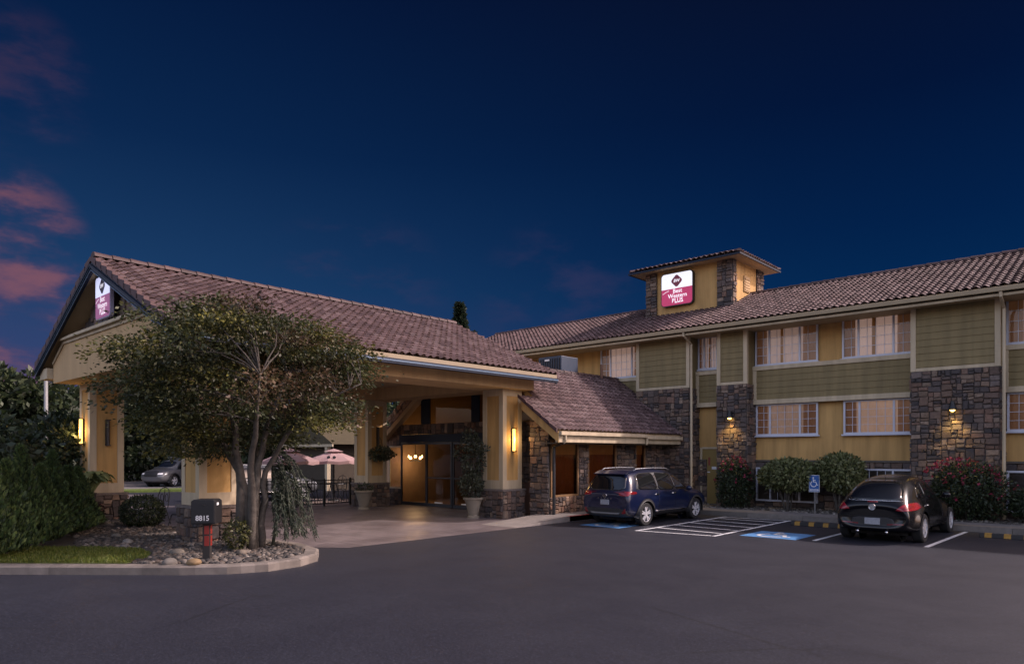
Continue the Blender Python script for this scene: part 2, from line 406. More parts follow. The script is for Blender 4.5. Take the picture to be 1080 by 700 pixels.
def text_mesh(mb, txt, O, U, V, size, align='CENTER', depth=.004, shear=0.0, bold=.0):
    cu = bpy.data.curves.new('lettering', 'FONT'); cu.body = txt; cu.size = size; cu.align_x = align; cu.shear = shear
    cu.offset = bold; cu.fill_mode = 'FRONT'; cu.resolution_u = 3
    o = bpy.data.objects.new('lettering', cu); C.objects.link(o)
    dg = bpy.context.evaluated_depsgraph_get(); dg.update()
    me = bpy.data.meshes.new_from_object(o.evaluated_get(dg))
    N = U.cross(V).normalized(); O = Vector(O)
    vs = [O + U * v.co.x + V * v.co.y + N * depth for v in me.vertices]
    mb.mesh(vs, [tuple(p.vertices) for p in me.polygons])
    bpy.data.objects.remove(o); bpy.data.curves.remove(cu); bpy.data.meshes.remove(me)

def ribbon(mb, pts, width, O, U, V, n=.0):
    N = U.cross(V).normalized(); O = Vector(O); pts = [Vector((p[0], p[1])) for p in pts]; k = len(pts); L_, R_ = [], []
    for i in range(k):
        t = (pts[min(i + 1, k - 1)] - pts[max(i - 1, 0)]).normalized(); q = Vector((-t.y, t.x)) * width / 2
        L_.append(pts[i] + q); R_.append(pts[i] - q)
    P = lambda p: O + U * p[0] + V * p[1] + N * n
    mb.mesh([P(p) for p in L_] + [P(p) for p in R_], [(k + i, k + i + 1, i + 1, i) for i in range(k - 1)])
def disc(mb, c, r_, O, U, V, n=0.0, seg=20, ry=None):
    N = U.cross(V).normalized(); O = Vector(O); ry = ry or r_
    mb.face([O + U * (c[0] + r_ * math.cos(2 * math.pi * k / seg)) + V * (c[1] + ry * math.sin(2 * math.pi * k / seg)) + N * n for k in range(seg)])
def wheelchair(mb, O, U, V, s):
    """Access symbol about s high, drawn with strokes on the plane of U, V."""
    disc(mb, (-.06 * s, .42 * s), .075 * s, O, U, V)
    ribbon(mb, [(-.07 * s, .33 * s), (-.04 * s, .04 * s), (.17 * s, .04 * s), (.27 * s, -.25 * s), (.37 * s, -.21 * s)], .085 * s, O, U, V, .0003)
    ribbon(mb, [(-.05 * s, .19 * s), (.15 * s, .19 * s)], .07 * s, O, U, V, .0006)
    ribbon(mb, [(-.03 * s + .255 * s * math.cos(R(a)), -.14 * s + .255 * s * math.sin(R(a))) for a in range(118, 345, 12)], .075 * s, O, U, V, .0009)

# ------------------------------------------------------------------ the ground
def sheet(name, poly, z, m):
    mb = MB(); mb.face([(p[0], p[1], z) for p in poly]); o = mb.build(name, m); tag(o, kind='structure'); return o
sheet('asphalt_car_park', [(-700, -700), (700, -700), (700, 700), (-700, 700)], 0, M_ASPHALT)
sheet('driveway', [(-12.55, 8.6), (-12.55, 17.4), (-13.2, 17.4), (-23.4, 17.4), (-23.4, 14.3), (-30, 9.0), (-36, 13.2), (-40, 9.5), (-30, 3.5), (-21.5, 7.6), (-13.4, 7.95)], .004, M_DRIVE)
# road, verge and kerb seen far behind under the canopy
sheet('road', [(-60, 2), (-39.6, 14), (-33, 24), (-60, 50), (-90, 30)], .004, mat('road_surface', (.15, .14, .14), .8, var=.2, vscale=.5))
mb = MB(); mb.cur = (1, 1, 1)
mb.prism([(-42.0, 8.5), (-40.6, 8.2), (-36.8, 17), (-38.6, 17.6)], 'z', 0, .12)
tag(mb.build('verge', mat('verge_grass', (.085, .12, .02), .9, var=.4, vscale=5, bump=.6, bscale=40)), kind='structure')

# planting island: kerb ring and soil
ISL = [(-30, -12.5), (-16.5, .55), (-14.6, 2.28), (-13.9, 2.92), (-13.2, 3.55), (-12.5, 4.16), (-11.8, 4.78), (-11.3, 5.35), (-11.05, 5.95), (-11.12, 6.6), (-11.45, 7.15), (-12.05, 7.55), (-13.0, 7.75), (-14.4, 7.6)]
INNER = [(-30, -12), (-16.75, .85), (-14.75, 2.5), (-14.05, 3.1), (-13.35, 3.72), (-12.63, 4.33), (-11.93, 4.95), (-11.48, 5.45), (-11.28, 5.98), (-11.33, 6.5), (-11.6, 6.95), (-12.12, 7.3), (-13.0, 7.5), (-14.4, 7.38)]
REAR = [(-17.2, 7.2), (-20.5, 7.2), (-22.6, 7.9), (-27, 8.2), (-34, 3)]
mb = MB(); rk = random.Random(5)
def kerb_seg(a0, a1, b0, b1, zt):
    vs = [(*a0, -.05), (*a1, -.05), (*a0, zt - .03), (*a1, zt - .03), (*(Vector(a0).lerp(Vector(b0), .18)), zt), (*(Vector(a1).lerp(Vector(b1), .18)), zt), (*b0, zt), (*b1, zt), (*b0, -.05), (*b1, -.05)]
    mb.mesh(vs, [(0, 1, 3, 2), (2, 3, 5, 4), (4, 5, 7, 6), (6, 7, 9, 8)])
for i in range(len(ISL) - 1):
    k = 3 if i < 9 else 2
    for j in range(k):
        q = rk.uniform(.72, 1.12); mb.cur = (q, q * .98, q * .97)
        L = lambda P, t: tuple(Vector(P[i]).lerp(Vector(P[i + 1]), t))
        kerb_seg(L(ISL, j / k), L(ISL, (j + 1) / k), L(INNER, j / k), L(INNER, (j + 1) / k), .15)
M_KERB = mat('kerb_concrete', (.165, .145, .128), .85, attr=True, var=.25, vscale=5, bump=.4, bscale=90)
tag(mb.build('kerb', M_KERB), kind='structure')
M_SOIL = mat('soil', (.05, .04, .033), .95, var=.4, vscale=12, bump=.9, bscale=60)
sheet('planting_bed', INNER + REAR, .135, M_SOIL)
LAWN = [(-16.9, 1.0), (-14.75, 2.52), (-14.05, 3.12), (-13.35, 3.74), (-12.75, 4.30), (-13.1, 4.75), (-13.6, 5.0), (-14.4, 5.1), (-15.3, 4.6), (-16.4, 3.6), (-18, 2.6)]
sheet('lawn', LAWN, .150, mat('lawn_turf', (.075, .095, .012), .95, var=.35, vscale=5, bump=.9, bscale=60))

# walkway in front of the hotel and beside the lobby, with kerb
WK = MB(); WK.cur = (1, 1, 1)
WK.prism([(-12.62, 16.3), (-12.62, 21.27), (6, 21.27), (6, 22.25), (-13.6, 22.25), (-13.6, 16.3)], 'z', .0, .148)
WK.mesh([(-12.62, 13.9, .006), (-12.62, 16.3, .148), (-13.9, 16.3, .148), (-13.9, 13.9, .006), (-12.62, 13.9, -.02), (-12.62, 16.3, -.02)], [(0, 1, 2, 3), (0, 4, 5, 1)])
tag(WK.build('walkway', M_CONC), kind='structure')
KB = MB()
for i in range(11):
    q = rk.uniform(.75, 1.1); KB.cur = (q, q, q); a = -12.75 + i * 1.7
    KB.box(a + .004, a + 1.696, 21.12, 21.27, -.05, .15)
tag(KB.build('front_kerb', M_KERB), kind='structure')
KB = MB(); KB.cur = (1, 1, 1); KB.box(-12.75, -12.62, 16.3, 18.6, -.05, .15)
tag(KB.build('red_kerb', M_REDKERB), kind='structure')
KB = MB(); KB.cur = (.9, .9, .9); KB.box(-12.75, -12.62, 18.604, 21.117, -.05, .15)
tag(KB.build('side_kerb', M_KERB), kind='structure')
sheet('front_bed', [(-12.6, 22.253), (6, 22.253), (6, 24), (-12.6, 24)], .14, M_SOIL)
# painted markings
def seg2(a, b, wd):
    a, b = Vector(a), Vector(b); t = (b - a).normalized(); q = Vector((-t.y, t.x)) * wd / 2
    return [a + q, a - q, b - q, b + q]
LM = MB()
for a, b, z in [((-9.85, 15.5), (-9.95, 20.9), .004), ((-7.82, 15.75), (-7.95, 20.95), .004), ((-5.72, 16.5), (-5.72, 20.9), .004), ((-3.56, 17.0), (-3.5, 21.0), .004), ((-1.35, 17.0), (-1.3, 21.0), .004), ((.85, 17.0), (.9, 21.0), .004),
             ((-9.79, 15.56), (-7.9, 15.80), .0045), ((-9.9, 20.75), (-8.02, 20.85), .0045)]:
    LM.face([(p.x, p.y, z) for p in seg2(a, b, .10)])
for k in range(5):
    y0 = 16.55 + k * .92
    LM.face([(p.x, p.y, .0045) for p in seg2((-9.82, y0), (-7.93, y0 - .33 + .2), .10)])
tag(LM.build('parking_lines', M_LINE), kind='structure')
def access_mark(cx_, cy_, sz):
    b = MB(); b.face([(cx_ - sz, cy_ - sz, .004), (cx_ + sz, cy_ - sz, .004), (cx_ + sz, cy_ + sz, .004), (cx_ - sz, cy_ + sz, .004)])
    tag(b.build('blue_access_marking', M_BLUEMARK), kind='structure')
    b = MB(); wheelchair(b, (cx_ - .04, cy_ - .02, .009), VX, VY, sz * 1.75)
    tag(b.build('wheelchair_marking', M_LINE), kind='structure')
access_mark(-6.75, 17.0, .68); access_mark(-11.15, 16.35, .66)

# ------------------------------------------------------------------ hotel building
HB = empty('hotel_building', (-8, 24, 0))
tag(HB, 'long three-storey hotel with stone piers, olive siding, tiled roof and square roof tower', 'hotel')
YW, YP = 23.95, 23.22                                          # recessed wall, front of the piers
XL, XR = -25.4, 4.4
PIERS = [(-14.72, -12.48), (-11.38, -10.30), (-5.25, -3.08), (1.95, 4.1)]
w_ = MB(); w_.cur = (1, 1, 1)
w_.box(XL, XR, YW, 30.2, 0, 6.36)
w_.prism([(YW, 6.36), (30.2, 6.36), (27.0, 8.1)], 'x', XL, XR)
w_.build('wall', M_OCHRE, HB)
for i, (a, b) in enumerate(PIERS):
    p = MB(); stonework(p, (a, YP, .0), VX, VZ, b - a, 4.40, 11 + i)
    stonework(p, (b, YP, .0), VY, VZ, YW - YP, 4.40, 31 + i, size=(.36, .22))
    stonework(p, (a, YW, .0), -VY, VZ, YW - YP, 4.40, 51 + i, size=(.36, .22))
    p.build('stone_pier', M_STONE, HB)
    s = MB(); s.cur = (1, 1, 1); s.box(a, b, YP + .03, YW - .005, 4.405, 6.34)
    siding(s, a + .10, b - .10, YP + .03, 4.52, 6.32)
    s.build('siding_panel', M_OLIVE, HB)
    s = MB(); s.cur = (1, 1, 1)
    s.box(a - .02, a + .12, YP - .02, YP + .10, 4.402, 6.335); s.box(b - .12, b + .02, YP - .02, YP + .10, 4.402, 6.335)
    s.box(a + .12, b - .12, YP - .015, YP + .06, 4.402, 4.50)
    s.build('corner_board', M_CREAM, HB, bevel=.006)
# stone wainscot of the recesses
for i, (a, b) in enumerate([(-12.48, -12.12), (-10.30, -5.25), (-3.08, 1.95)]):
    p = MB(); stonework(p, (a, YW - .045, 0), VX, VZ, b - a, 1.72, 71 + i, size=(.36, .24))
    p.cur = (.10, .085, .07); p.box(a, b, YW - .12, YW - .04, 1.72, 1.78)
    p.build('stone_wainscot', M_STONE, HB)
# belts between the upper floors
for a, b in [(-16.95, -14.72), (-12.48, -11.38), (-10.30, -5.25), (-3.08, 1.95)]:
    s = MB(); s.cur = (1, 1, 1); s.box(a, b, YW - .20, YW - .004, 3.76, 4.98)
    siding(s, a + .1, b, YW - .20, 3.86, 4.88); s.build('siding_panel', M_OLIVE, HB)
    s = MB(); s.cur = (1, 1, 1)
    s.box(a, b, YW - .245, YW - .19, 3.70, 3.86); s.box(a, b, YW - .26, YW - .005, 4.88, 5.02); s.box(a, a + .13, YW - .243, YW - .19, 3.86, 4.88)
    s.build('belt_trim', M_CREAM, HB, bevel=.006)

def window(parent, x0, x1, z0, z1, y, cm, lit=True, splits=(.235, .72), rows=4):
    f = MB(); f.cur = (1, 1, 1); t = .055; yo = y - .06
    f.box(x0, x1, yo, y + .004, z0, z0 + t); f.box(x0, x1, yo, y + .004, z1 - t, z1)
    f.box(x0, x0 + t, yo, y + .004, z0 + t, z1 - t); f.box(x1 - t, x1, yo, y + .004, z0 + t, z1 - t)
    xs = [x0 + t] + [x0 + (x1 - x0) * s for s in splits] + [x1 - t]
    for s in xs[1:-1]: f.box(s - .03, s + .03, yo + .006, y + .002, z0 + t, z1 - t)
    f.box(x0 - .05, x1 + .05, yo - .05, y, z0 - .05, z0 - .002)      # sill
    for k in range(len(xs) - 1):
        nc = 4 if k == 1 else 2; a, b = xs[k], xs[k + 1]
        for c in range(1, nc): f.box(a + (b - a) * c / nc - .007, a + (b - a) * c / nc + .007, y - .032, y - .018, z0 + t, z1 - t)
        for r_ in range(1, rows): zz = z0 + t + (z1 - z0 - 2 * t) * r_ / rows; f.box(a, b, y - .034, y - .016, zz - .007, zz + .007)
    o = f.build('window', M_FRAME, parent)
    g = MB(); g.face([(x0 + .02, y - .026, z0 + .02), (x1 - .02, y - .026, z0 + .02), (x1 - .02, y - .026, z1 - .02), (x0 + .02, y - .026, z1 - .02)])
    g.build('pane', M_GLASS, o)
    rnd = random.Random(int(x0 * 77 + z0 * 13))
    def cloth(a, b, m, seed, amp, per, yy):
        c = MB(); n = max(6, int((b - a) / .018)); vs = []
        for i in range(n + 1):
            u = a + (b - a) * i / n; ph = seed
            dy = amp * math.sin(u * 2 * math.pi / per + ph) + amp * .5 * math.sin(u * 2 * math.pi / (per * 2.7) + ph * 2)
            vs += [(u, yy + dy, z0 + .03), (u + .004 * math.sin(ph + u * 30), yy + dy * .7, z1 - .03)]
        c.mesh(vs, [(2 * i, 2 * i + 2, 2 * i + 3, 2 * i + 1) for i in range(n)])
        c.build('curtain', m, o, smooth=True)
    q = rnd.uniform(0, 6)
    if lit:                                                       # two hanging halves that seldom quite meet
        mid = xs[1] + (xs[2] - xs[1]) * rnd.uniform(.40, .60); gp_ = rnd.choice((.0, .015, .05, .0))
        cloth(xs[1] - .1, mid - gp_, cm, q, .011, rnd.uniform(.12, .17), y - .008); cloth(mid + gp_, xs[2] + .1, cm, q + 2, .011, rnd.uniform(.12, .17), y - .006)
    return o, xs

# windows sit in shallow niches in front of the wall sheet: a dark reveal box behind each pane
def full_window(x0, x1, z0, z1, kind):
    y = YW - .05
    k_ = (.75, 1.25, .95, 1.35, .65)[int(abs(x0) * 10 + z0) % 5]
    cm = mat('upper_curtain_glow_%d' % int(k_ * 100), (.66, .56, .52), .9, var=.14, vscale=2.5, emit=(.85, .60, .50), estr=.17 * k_) if kind == 'up' else mat('glow_curtain_%d' % int(k_ * 100), (.66, .52, .42), .9, var=.14, vscale=2.5, emit=(.9, .55, .34), estr=.13 * k_)  # glow put into the cloth for lit rooms and reflected sky
    o, xs = window(HB, x0, x1, z0, z1, y, cm)
    dm = M_DRAPE if kind != 'low' else M_CURTDK
    for a, b in ((xs[0], xs[1]), (xs[2], xs[3])):
        r_ = MB(); r_.cur = (1, 1, 1); n = max(6, int((b - a) / .02)); vs = []
        for i in range(n + 1):
            u = a - .02 + (b - a + .04) * i / n
            vs += [(u, y + .028 + .010 * math.sin(u * 55), z0 + .03), (u, y + .028 + .008 * math.sin(u * 55 + .3), z1 - .03)]
        r_.mesh(vs, [(2 * i, 2 * i + 2, 2 * i + 3, 2 * i + 1) for i in range(n)])
        r_.build('drape', dm, o, smooth=True)
for x0, x1 in [(-16.86, -14.76), (-10.27, -8.14), (-7.38, -5.30), (-3.02, -.92), (-.2, 1.9)]:
    full_window(x0, x1, 5.05, 6.33, 'up')
full_window(-12.46, -11.42, 5.10, 6.30, 'up')
for x0, x1 in [(-10.24, -8.14), (-7.34, -5.30), (-3.0, -.92), (-.2, 1.9)]:
    full_window(x0, x1, 2.62, 3.70, 'mid')
    y_ = YW - .12
for x0, x1 in [(-10.2, -8.12), (-7.25, -5.32), (-3.0, -.95), (-.2, 1.9)]:
    f_ = MB(); f_.cur = (1, 1, 1); y = YW - .16; z0, z1, t = .36, 1.52, .055
    f_.box(x0, x1, y - .05, y + .05, z0, z0 + t); f_.box(x0, x1, y - .05, y + .05, z1 - t, z1)
    for s in (0, .235, .72, 1): q = x0 + (x1 - x0 - t) * s; f_.box(q, q + t, y - .045, y + .045, z0 + t, z1 - t)
    for c in (.36, .48, .60): q = x0 + (x1 - x0) * c; f_.box(q - .008, q + .008, y - .012, y + .006, z0 + t, z1 - t)
    o = f_.build('window', M_FRAME, HB)
    g = MB(); g.face([(x0 + .03, y, z0 + .03), (x1 - .03, y, z0 + .03), (x1 - .03, y, z1 - .03), (x0 + .03, y, z1 - .03)]); g.build('pane', M_GLASS, o)
    g = MB(); g.cur = (1, 1, 1); g.box(x0 + .02, x1 - .02, y + .035, y + .06, z0 + .02, z1 - .02); g.build('curtain', M_CURTDK, o)
# service door
dmb = MB(); dmb.cur = (1, 1, 1); dmb.box(-12.30, -11.44, YW - .045, YW - .003, .15, 2.16)
door = dmb.build('door', mat('olive_door_paint', (.24, .165, .05), .55, var=.06), HB)
h = MB(); h.tube([(-12.20, YW - .05, .95), (-12.20, YW - .11, .97), (-12.20, YW - .11, 1.32), (-12.20, YW - .05, 1.34)], .016, 8); h.box(-12.235, -12.165, YW - .055, YW - .046, .90, 1.40); h.build('handle', M_DARKMETAL, door)
h = MB(); h.box(-11.93, -11.72, YW - .052, YW - .046, 1.42, 1.52); h.box(-12.1, -12.0, YW - .052, YW - .046, 1.30, 1.335); h.build('notice_plate', M_WHITEP, door)
h = MB(); h.box(-12.07, -11.99, YW - .05, YW - .0455, 1.56, 1.86); h.build('warning_strip', mat('faded_red_strip', (.22, .05, .03), .6), door)
dmb = MB(); dmb.cur = (1, 1, 1); dmb.box(-12.38, -12.305, YW - .08, YW - .002, .15, 2.22); dmb.box(-12.305, -11.40, YW - .08, YW - .002, 2.165, 2.235); dmb.build('door_frame', M_CREAM, HB)

# roof: ridge at y 27
SL = .42; EY, EZ = 22.62, 6.46; RY = 27.0; RZ = EZ + SL * (RY - EY)
U1 = Vector((0, 1, SL)).normalized(); slen = math.hypot(RY - EY, RZ - EZ)
rb = MB(); rb.cur = (1, 1, 1)
rb.prism([(EY + .02, EZ - .17), (EY + .02, EZ - .02), (RY, RZ - .03), (2 * RY - EY, EZ - .02), (2 * RY - EY, EZ - .17), (RY, RZ - .2)], 'x', XL - .4, XR + .5)
rf = rb.build('roof', M_SOFFIT, HB)
tb = MB(); tiles(tb, (XL - .45, EY - .03, EZ), VX, U1, XR - XL + 1.0, slen, seed=7)
tb.cur = (.13, .09, .09); tb.face([(XL - .45, RY, RZ + .02), (XR + .55, RY, RZ + .02), (XR + .55, 2 * RY - EY, EZ), (XL - .45, 2 * RY - EY, EZ)])
tb.build('roof_tiles', M_TILE, rf, smooth=True)
tb = MB(); ridge_caps(tb, (XL - .45, RY, RZ + .06), (XR + .5, RY, RZ + .06)); tb.build('ridge_cap', mat('ridge_tile', (.62, .55, .55), .7, attr=True, var=.2), rf)
gb = MB(); gb.cur = (1, 1, 1)
gb.prism([(EY - .14, EZ - .02), (EY - .115, EZ - .13), (EY + .015, EZ - .13), (EY + .015, EZ - .03), (EY - .005, EZ - .03), (EY - .005, EZ - .11), (EY - .10, EZ - .11), (EY - .12, EZ - .01)], 'x', XL - .4, XR + .5)
gb.build('gutter', mat('beige_gutter', (.38, .30, .19), .5, var=.08), HB)
gb = MB(); gb.cur = (1, 1, 1); gb.box(XL, XR, EY + .02, EY + .06, EZ - .24, EZ - .13); gb.build('fascia', M_CREAM, HB)
sf = MB(); sf.cur = (1, 1, 1); sf.box(XL, XR, EY + .06, YW, EZ - .20, EZ - .125); sf.build('soffit', M_SOFFIT, HB)
for x, zb in ((-12.36, .2), (-2.98, .2)):
    g = MB(); g.cur = (1, 1, 1)
    g.tube([(x, EY - .05, EZ - .12), (x, EY - .05, EZ - .25), (x, YP - .06, EZ - .50), (x, YP - .06, zb)], .042, 8)
    g.build('downpipe', M_CREAM, HB)
# roof tower
TX0, TX1, TY0, TY1, TZ = -15.55, -11.78, 25.3, 28.1, 9.42
tw = MB(); tw.cur = (1, 1, 1); tw.box(TX0 + .02, TX1 - .02, TY0 + .02, TY1 - .02, 7.0, TZ); tower = tw.build('roof_tower', M_OCHRE, HB)
p = MB()
stonework(p, (TX0, TY0 - .02, 7.3), VX, VZ, .50, TZ - 7.3, 91, size=(.3, .2)); stonework(p, (TX0, TY0 + .4, 7.3), -VY, VZ, .42, TZ - 7.3, 96, size=(.3, .2)); p.build('stone_quoin', M_STONE, tower)
p = MB(); stonework(p, (TX1 - .62, TY0 - .02, 7.3), VX, VZ, .62, TZ - 7.3, 92, size=(.3, .2)); stonework(p, (TX1, TY0 - .02, 7.3), VY, VZ, .30, TZ - 7.3, 93, size=(.3, .2)); p.build('stone_quoin', M_STONE, tower)
p = MB(); stonework(p, (TX1, TY1 - .62, 7.3), VY, VZ, .62, TZ - 7.3, 94, size=(.3, .2)); p.build('stone_quoin', M_STONE, tower)
v = MB(); v.cur = (1, 1, 1); v.box(TX1 - .02, TX1 + .03, TY0 + 1.0, TY0 + 1.5, 8.35, 8.95)
for k in range(5): v.box(TX1 + .03, TX1 + .05, TY0 + 1.04, TY0 + 1.46, 8.40 + k * .105, 8.46 + k * .105)
v.build('vent', M_TAN, tower)
ov = .5; ex0, ex1, ey0, ey1 = TX0 - ov, TX1 + ov, TY0 - ov, TY1 + ov; ts = .27
tm = (ey0 + ey1) / 2; tzr = TZ + .08 + ts * (tm - ey0); rx0, rx1 = ex0 + (tm - ey0), ex1 - (tm - ey0)
t_ = MB(); t_.cur = (1, 1, 1)
t_.mesh([(ex0, ey0, TZ), (ex1, ey0, TZ), (ex1, ey1, TZ), (ex0, ey1, TZ), (ex0, ey0, TZ + .06), (ex1, ey0, TZ + .06), (ex1, ey1, TZ + .06), (ex0, ey1, TZ + .06), (rx0, tm, tzr - .02), (rx1, tm, tzr - .02)],
        [(3, 2, 1, 0), (0, 1, 5, 4), (1, 2, 6, 5), (2, 3, 7, 6), (3, 0, 4, 7), (4, 5, 9, 8), (5, 6, 9), (6, 7, 8, 9), (7, 4, 8)])
t_.build('tower_eaves', M_SOFFIT, tower)
t_ = MB(); hp = math.hypot(1, ts)
tiles(t_, (ex0, ey0, TZ + .09), VX, Vector((0, 1, ts)).normalized(), ex1 - ex0, (tm - ey0) * hp, seed=21, keep=lambda p_: (p_.x - ex0) > (p_.y - ey0) and (ex1 - p_.x) > (p_.y - ey0))
tiles(t_, (ex1, ey0, TZ + .09), VY, Vector((-1, 0, ts)).normalized(), ey1 - ey0, (tm - ey0) * hp, seed=22, keep=lambda p_: (p_.y - ey0) > (ex1 - p_.x) and (ey1 - p_.y) > (ex1 - p_.x))
t_.cur = (.18, .12, .12)
t_.mesh([(ex0, ey0, TZ + .07), (ex0, ey1, TZ + .07), (ex1, ey1, TZ + .07), (rx0, tm, tzr + .02), (rx1, tm, tzr + .02)], [(1, 0, 3), (2, 1, 3, 4)])
ridge_caps(t_, (ex1, ey0, TZ + .13), (rx1, tm, tzr + .06), .10); ridge_caps(t_, (ex0, ey0, TZ + .13), (rx0, tm, tzr + .06), .10); ridge_caps(t_, (ex1, ey1, TZ + .13), (rx1, tm, tzr + .06), .10); ridge_caps(t_, (rx0, tm, tzr + .06), (rx1, tm, tzr + .06), .10)
t_.build('tower_tiles', M_TILE, tower)
t_ = MB(); t_.cur = (1, 1, 1)
for a in ((ex0 - .05, ex1 + .05, ey0 - .05, ey0), (ex1, ex1 + .05, ey0, ey1), (ex0 - .05, ex0, ey0, ey1)): t_.box(*a, TZ - .02, TZ + .05)
t_.build('tower_fascia', M_NAVY, tower)

# ------------------------------------------------------------------ lobby wing
LW = empty('lobby_wing', (-17.5, 20, 0))
tag(LW, 'single-storey stone lobby wing with steep tiled roof, brown windows and sliding glass entrance doors', 'building')
LX, LY0, LY1 = -13.52, 16.45, 23.2                              # right wall, near corner, hotel
M_LOBGLASS = glass_mat('bronze_glass', (.42, .30, .20), ior=1.5)
lw = MB()
stonework(lw, (LX, LY0, 0), VY, VZ, LY1 - LY0, .66, 101, size=(.26, .18), warm=1.12)       # knee wall of the right side, stones tinted warm as if lit
for a, b in ((17.92, 18.42), (20.05, 21.25), (21.9, 23.2)): stonework(lw, (LX, a, .66), VY, VZ, b - a, 2.04, int(a * 10), size=(.28, .2))
stonework(lw, (LX - .75, LY0 - .02, 0), VX, VZ, .75, 3.3, 105, size=(.3, .2))
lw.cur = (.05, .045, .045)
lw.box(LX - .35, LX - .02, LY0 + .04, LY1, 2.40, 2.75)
lw.build('stone_wall', M_STONE, LW)
def lobby_window(y0, y1, z0=.66, z1=2.36):
    f = MB(); f.cur = (1, 1, 1); t = .06
    f.box(LX - .06, LX + .01, y0, y1, z0, z0 + t); f.box(LX - .06, LX + .01, y0, y1, z1 - t, z1 + .06)
    f.box(LX - .06, LX + .01, y0, y0 + t, z0 + t, z1 - t); f.box(LX - .06, LX + .01, y1 - t, y1, z0 + t, z1 - t)
    o = f.build('window', mat('brown_frame', (.22, .12, .05), .6), LW)
    g = MB(); g.face([(LX - .03, y0 + .03, z0 + .03), (LX - .03, y1 - .03, z0 + .03), (LX - .03, y1 - .03, z1 - .03), (LX - .03, y0 + .03, z1 - .03)]); g.build('pane', M_LOBGLASS, o)
    c = MB(); n = int((y1 - y0) / .04); vs = []
    for i in range(n + 1): u = y0 + (y1 - y0) * i / n; vs += [(LX - .16 + .02 * math.sin(u * 28), u, z0 + .02), (LX - .16 + .02 * math.sin(u * 28 + .4), u, z1 - .02)]
    c.mesh(vs, [(2 * i, 2 * i + 2, 2 * i + 3, 2 * i + 1) for i in range(n)]); c.build('curtain', mat('brown_curtain_glow', (.36, .17, .10), .9, emit=(.5, .18, .07), estr=.03), o, smooth=True)  # brown cloth, faintly emissive to lift the otherwise black pane
    c = MB(); c.face([(LX - .10, y0 + .05, 1.96), (LX - .10, y1 - .05, 1.96), (LX - .10, y1 - .05, z1), (LX - .10, y0 + .05, z1)]); c.build('roller_blind', mat('tan_blind_glow', (.60, .38, .18), .9, emit=(.6, .3, .1), estr=.06), o)  # tan blind, faintly emissive to brighten the top of the black pane
for a, b in ((16.52, 17.92), (18.42, 20.05), (21.25, 21.9)): lobby_window(a, b)
# roof
lsl = .72; ex, ez, tz = -12.82, 2.66, 4.93; tx = ex - (tz - ez) / lsl
UL = Vector((-1, 0, lsl)).normalized(); lsl_len = math.hypot(tx - ex, tz - ez)
lr = MB(); lr.cur = (1, 1, 1)
def slab(x0, x1, y0, y1):                                         # roof board under the tiles
    z = lambda x: ez + (ex - x) * lsl
    lr.prism([(x0, z(x0) - .02), (x1, z(x1) - .02), (x1, z(x1) - .2), (x0, z(x0) - .2)], 'y', y0, y1)
slab(ex, -14.2, 16.05, 16.75); slab(ex, tx, 16.75, YW + .02)
lr.box(tx, -19.4, 16.9, YW, tz - .22, tz - .02)
lr.prism([(-19.4, tz - .02), (-22.6, ez), (-22.6, ez - .2), (-19.4, tz - .22)], 'y', 17.0, YW)
lroof = lr.build('roof', M_SOFFIT, LW)
lt = MB(); tiles(lt, (ex + .03, 16.0, ez), VY, UL, YW - 16.0, lsl_len, seed=41, keep=lambda p_: p_.x > -14.24 or p_.y > 16.75)
lt.build('roof_tiles', M_TILE, lroof, smooth=True); lt = MB(); lt.cur = (.2, .14, .14); lt.face([(-19.4, 17, tz), (-19.4, YW, tz), (-22.6, YW, ez + .02), (-22.6, 17, ez + .02)])
lt.build('roof_tiles', M_TILE, lroof, smooth=True)
lt = MB(); ridge_caps(lt, (tx, 16.8, tz + .06), (tx, YW, tz + .06), .12); lt.build('ridge_cap', MATS['ridge_tile'], lroof)
lt = MB(); lt.cur = (1, 1, 1)
zf = lambda x: ez + (ex - x) * lsl
lt.prism([(ex + .02, zf(ex) - .34), (ex + .02, zf(ex) - .04), (-14.24, zf(-14.24) - .04), (-14.24, zf(-14.24) - .34)], 'y', 15.98, 16.045)
lt.build('rake_board', M_OCHRE, lroof)
lt = MB(); lt.cur = (1, 1, 1)
for k in range(5):
    a = ex - k * .30; b = a - .33
    lt.prism([(a, zf(a) - .045), (a, zf(a) + .09), (b, zf(b) + .05), (b, zf(b) - .045)], 'y', 15.92, 15.976)
lt.build('rake_tile', M_TILEEDGE, lroof)
lt = MB(); lt.cur = (1, 1, 1); lt.box(ex - .10, ex + .03, 16.0, 20.6, ez - .33, ez - .045); lt.box(ex - .10, ex + .01, 20.6, 23.2, ez - .33, ez - .045)
lt.box(ex + .03, ex + .13, 16.0, 20.7, ez - .12, ez - .01); lt.box(ex + .012, ex + .13, 20.72, 23.15, ez - .17, ez - .06)
lt.tube([(ex + .08, 16.25, ez - .1), (ex + .08, 16.25, ez - .26), (ex + .02, 16.25, ez - .34)], .04, 8)
lt.tube([(ex + .09, 20.75, ez - .14), (ex + .06, 20.75, ez - .36)], .04, 8)
lt.build('gutter', M_CREAM, lroof, bevel=.005)
lt = MB(); lt.cur = (1, 1, 1); lt.box(ex - .105, LX - .02, 16.12, 23.2, ez - .37, ez - .335); lt.build('soffit', mat('dark_soffit', (.10, .075, .05), .85), lroof)
lt = MB(); lt.tube([(-15.3, 21.7, tz - .1), (-15.3, 21.7, tz + .42)], .05, 10); lt.build('vent_pipe', mat('rusty_pipe', (.12, .06, .035), .7), LW)
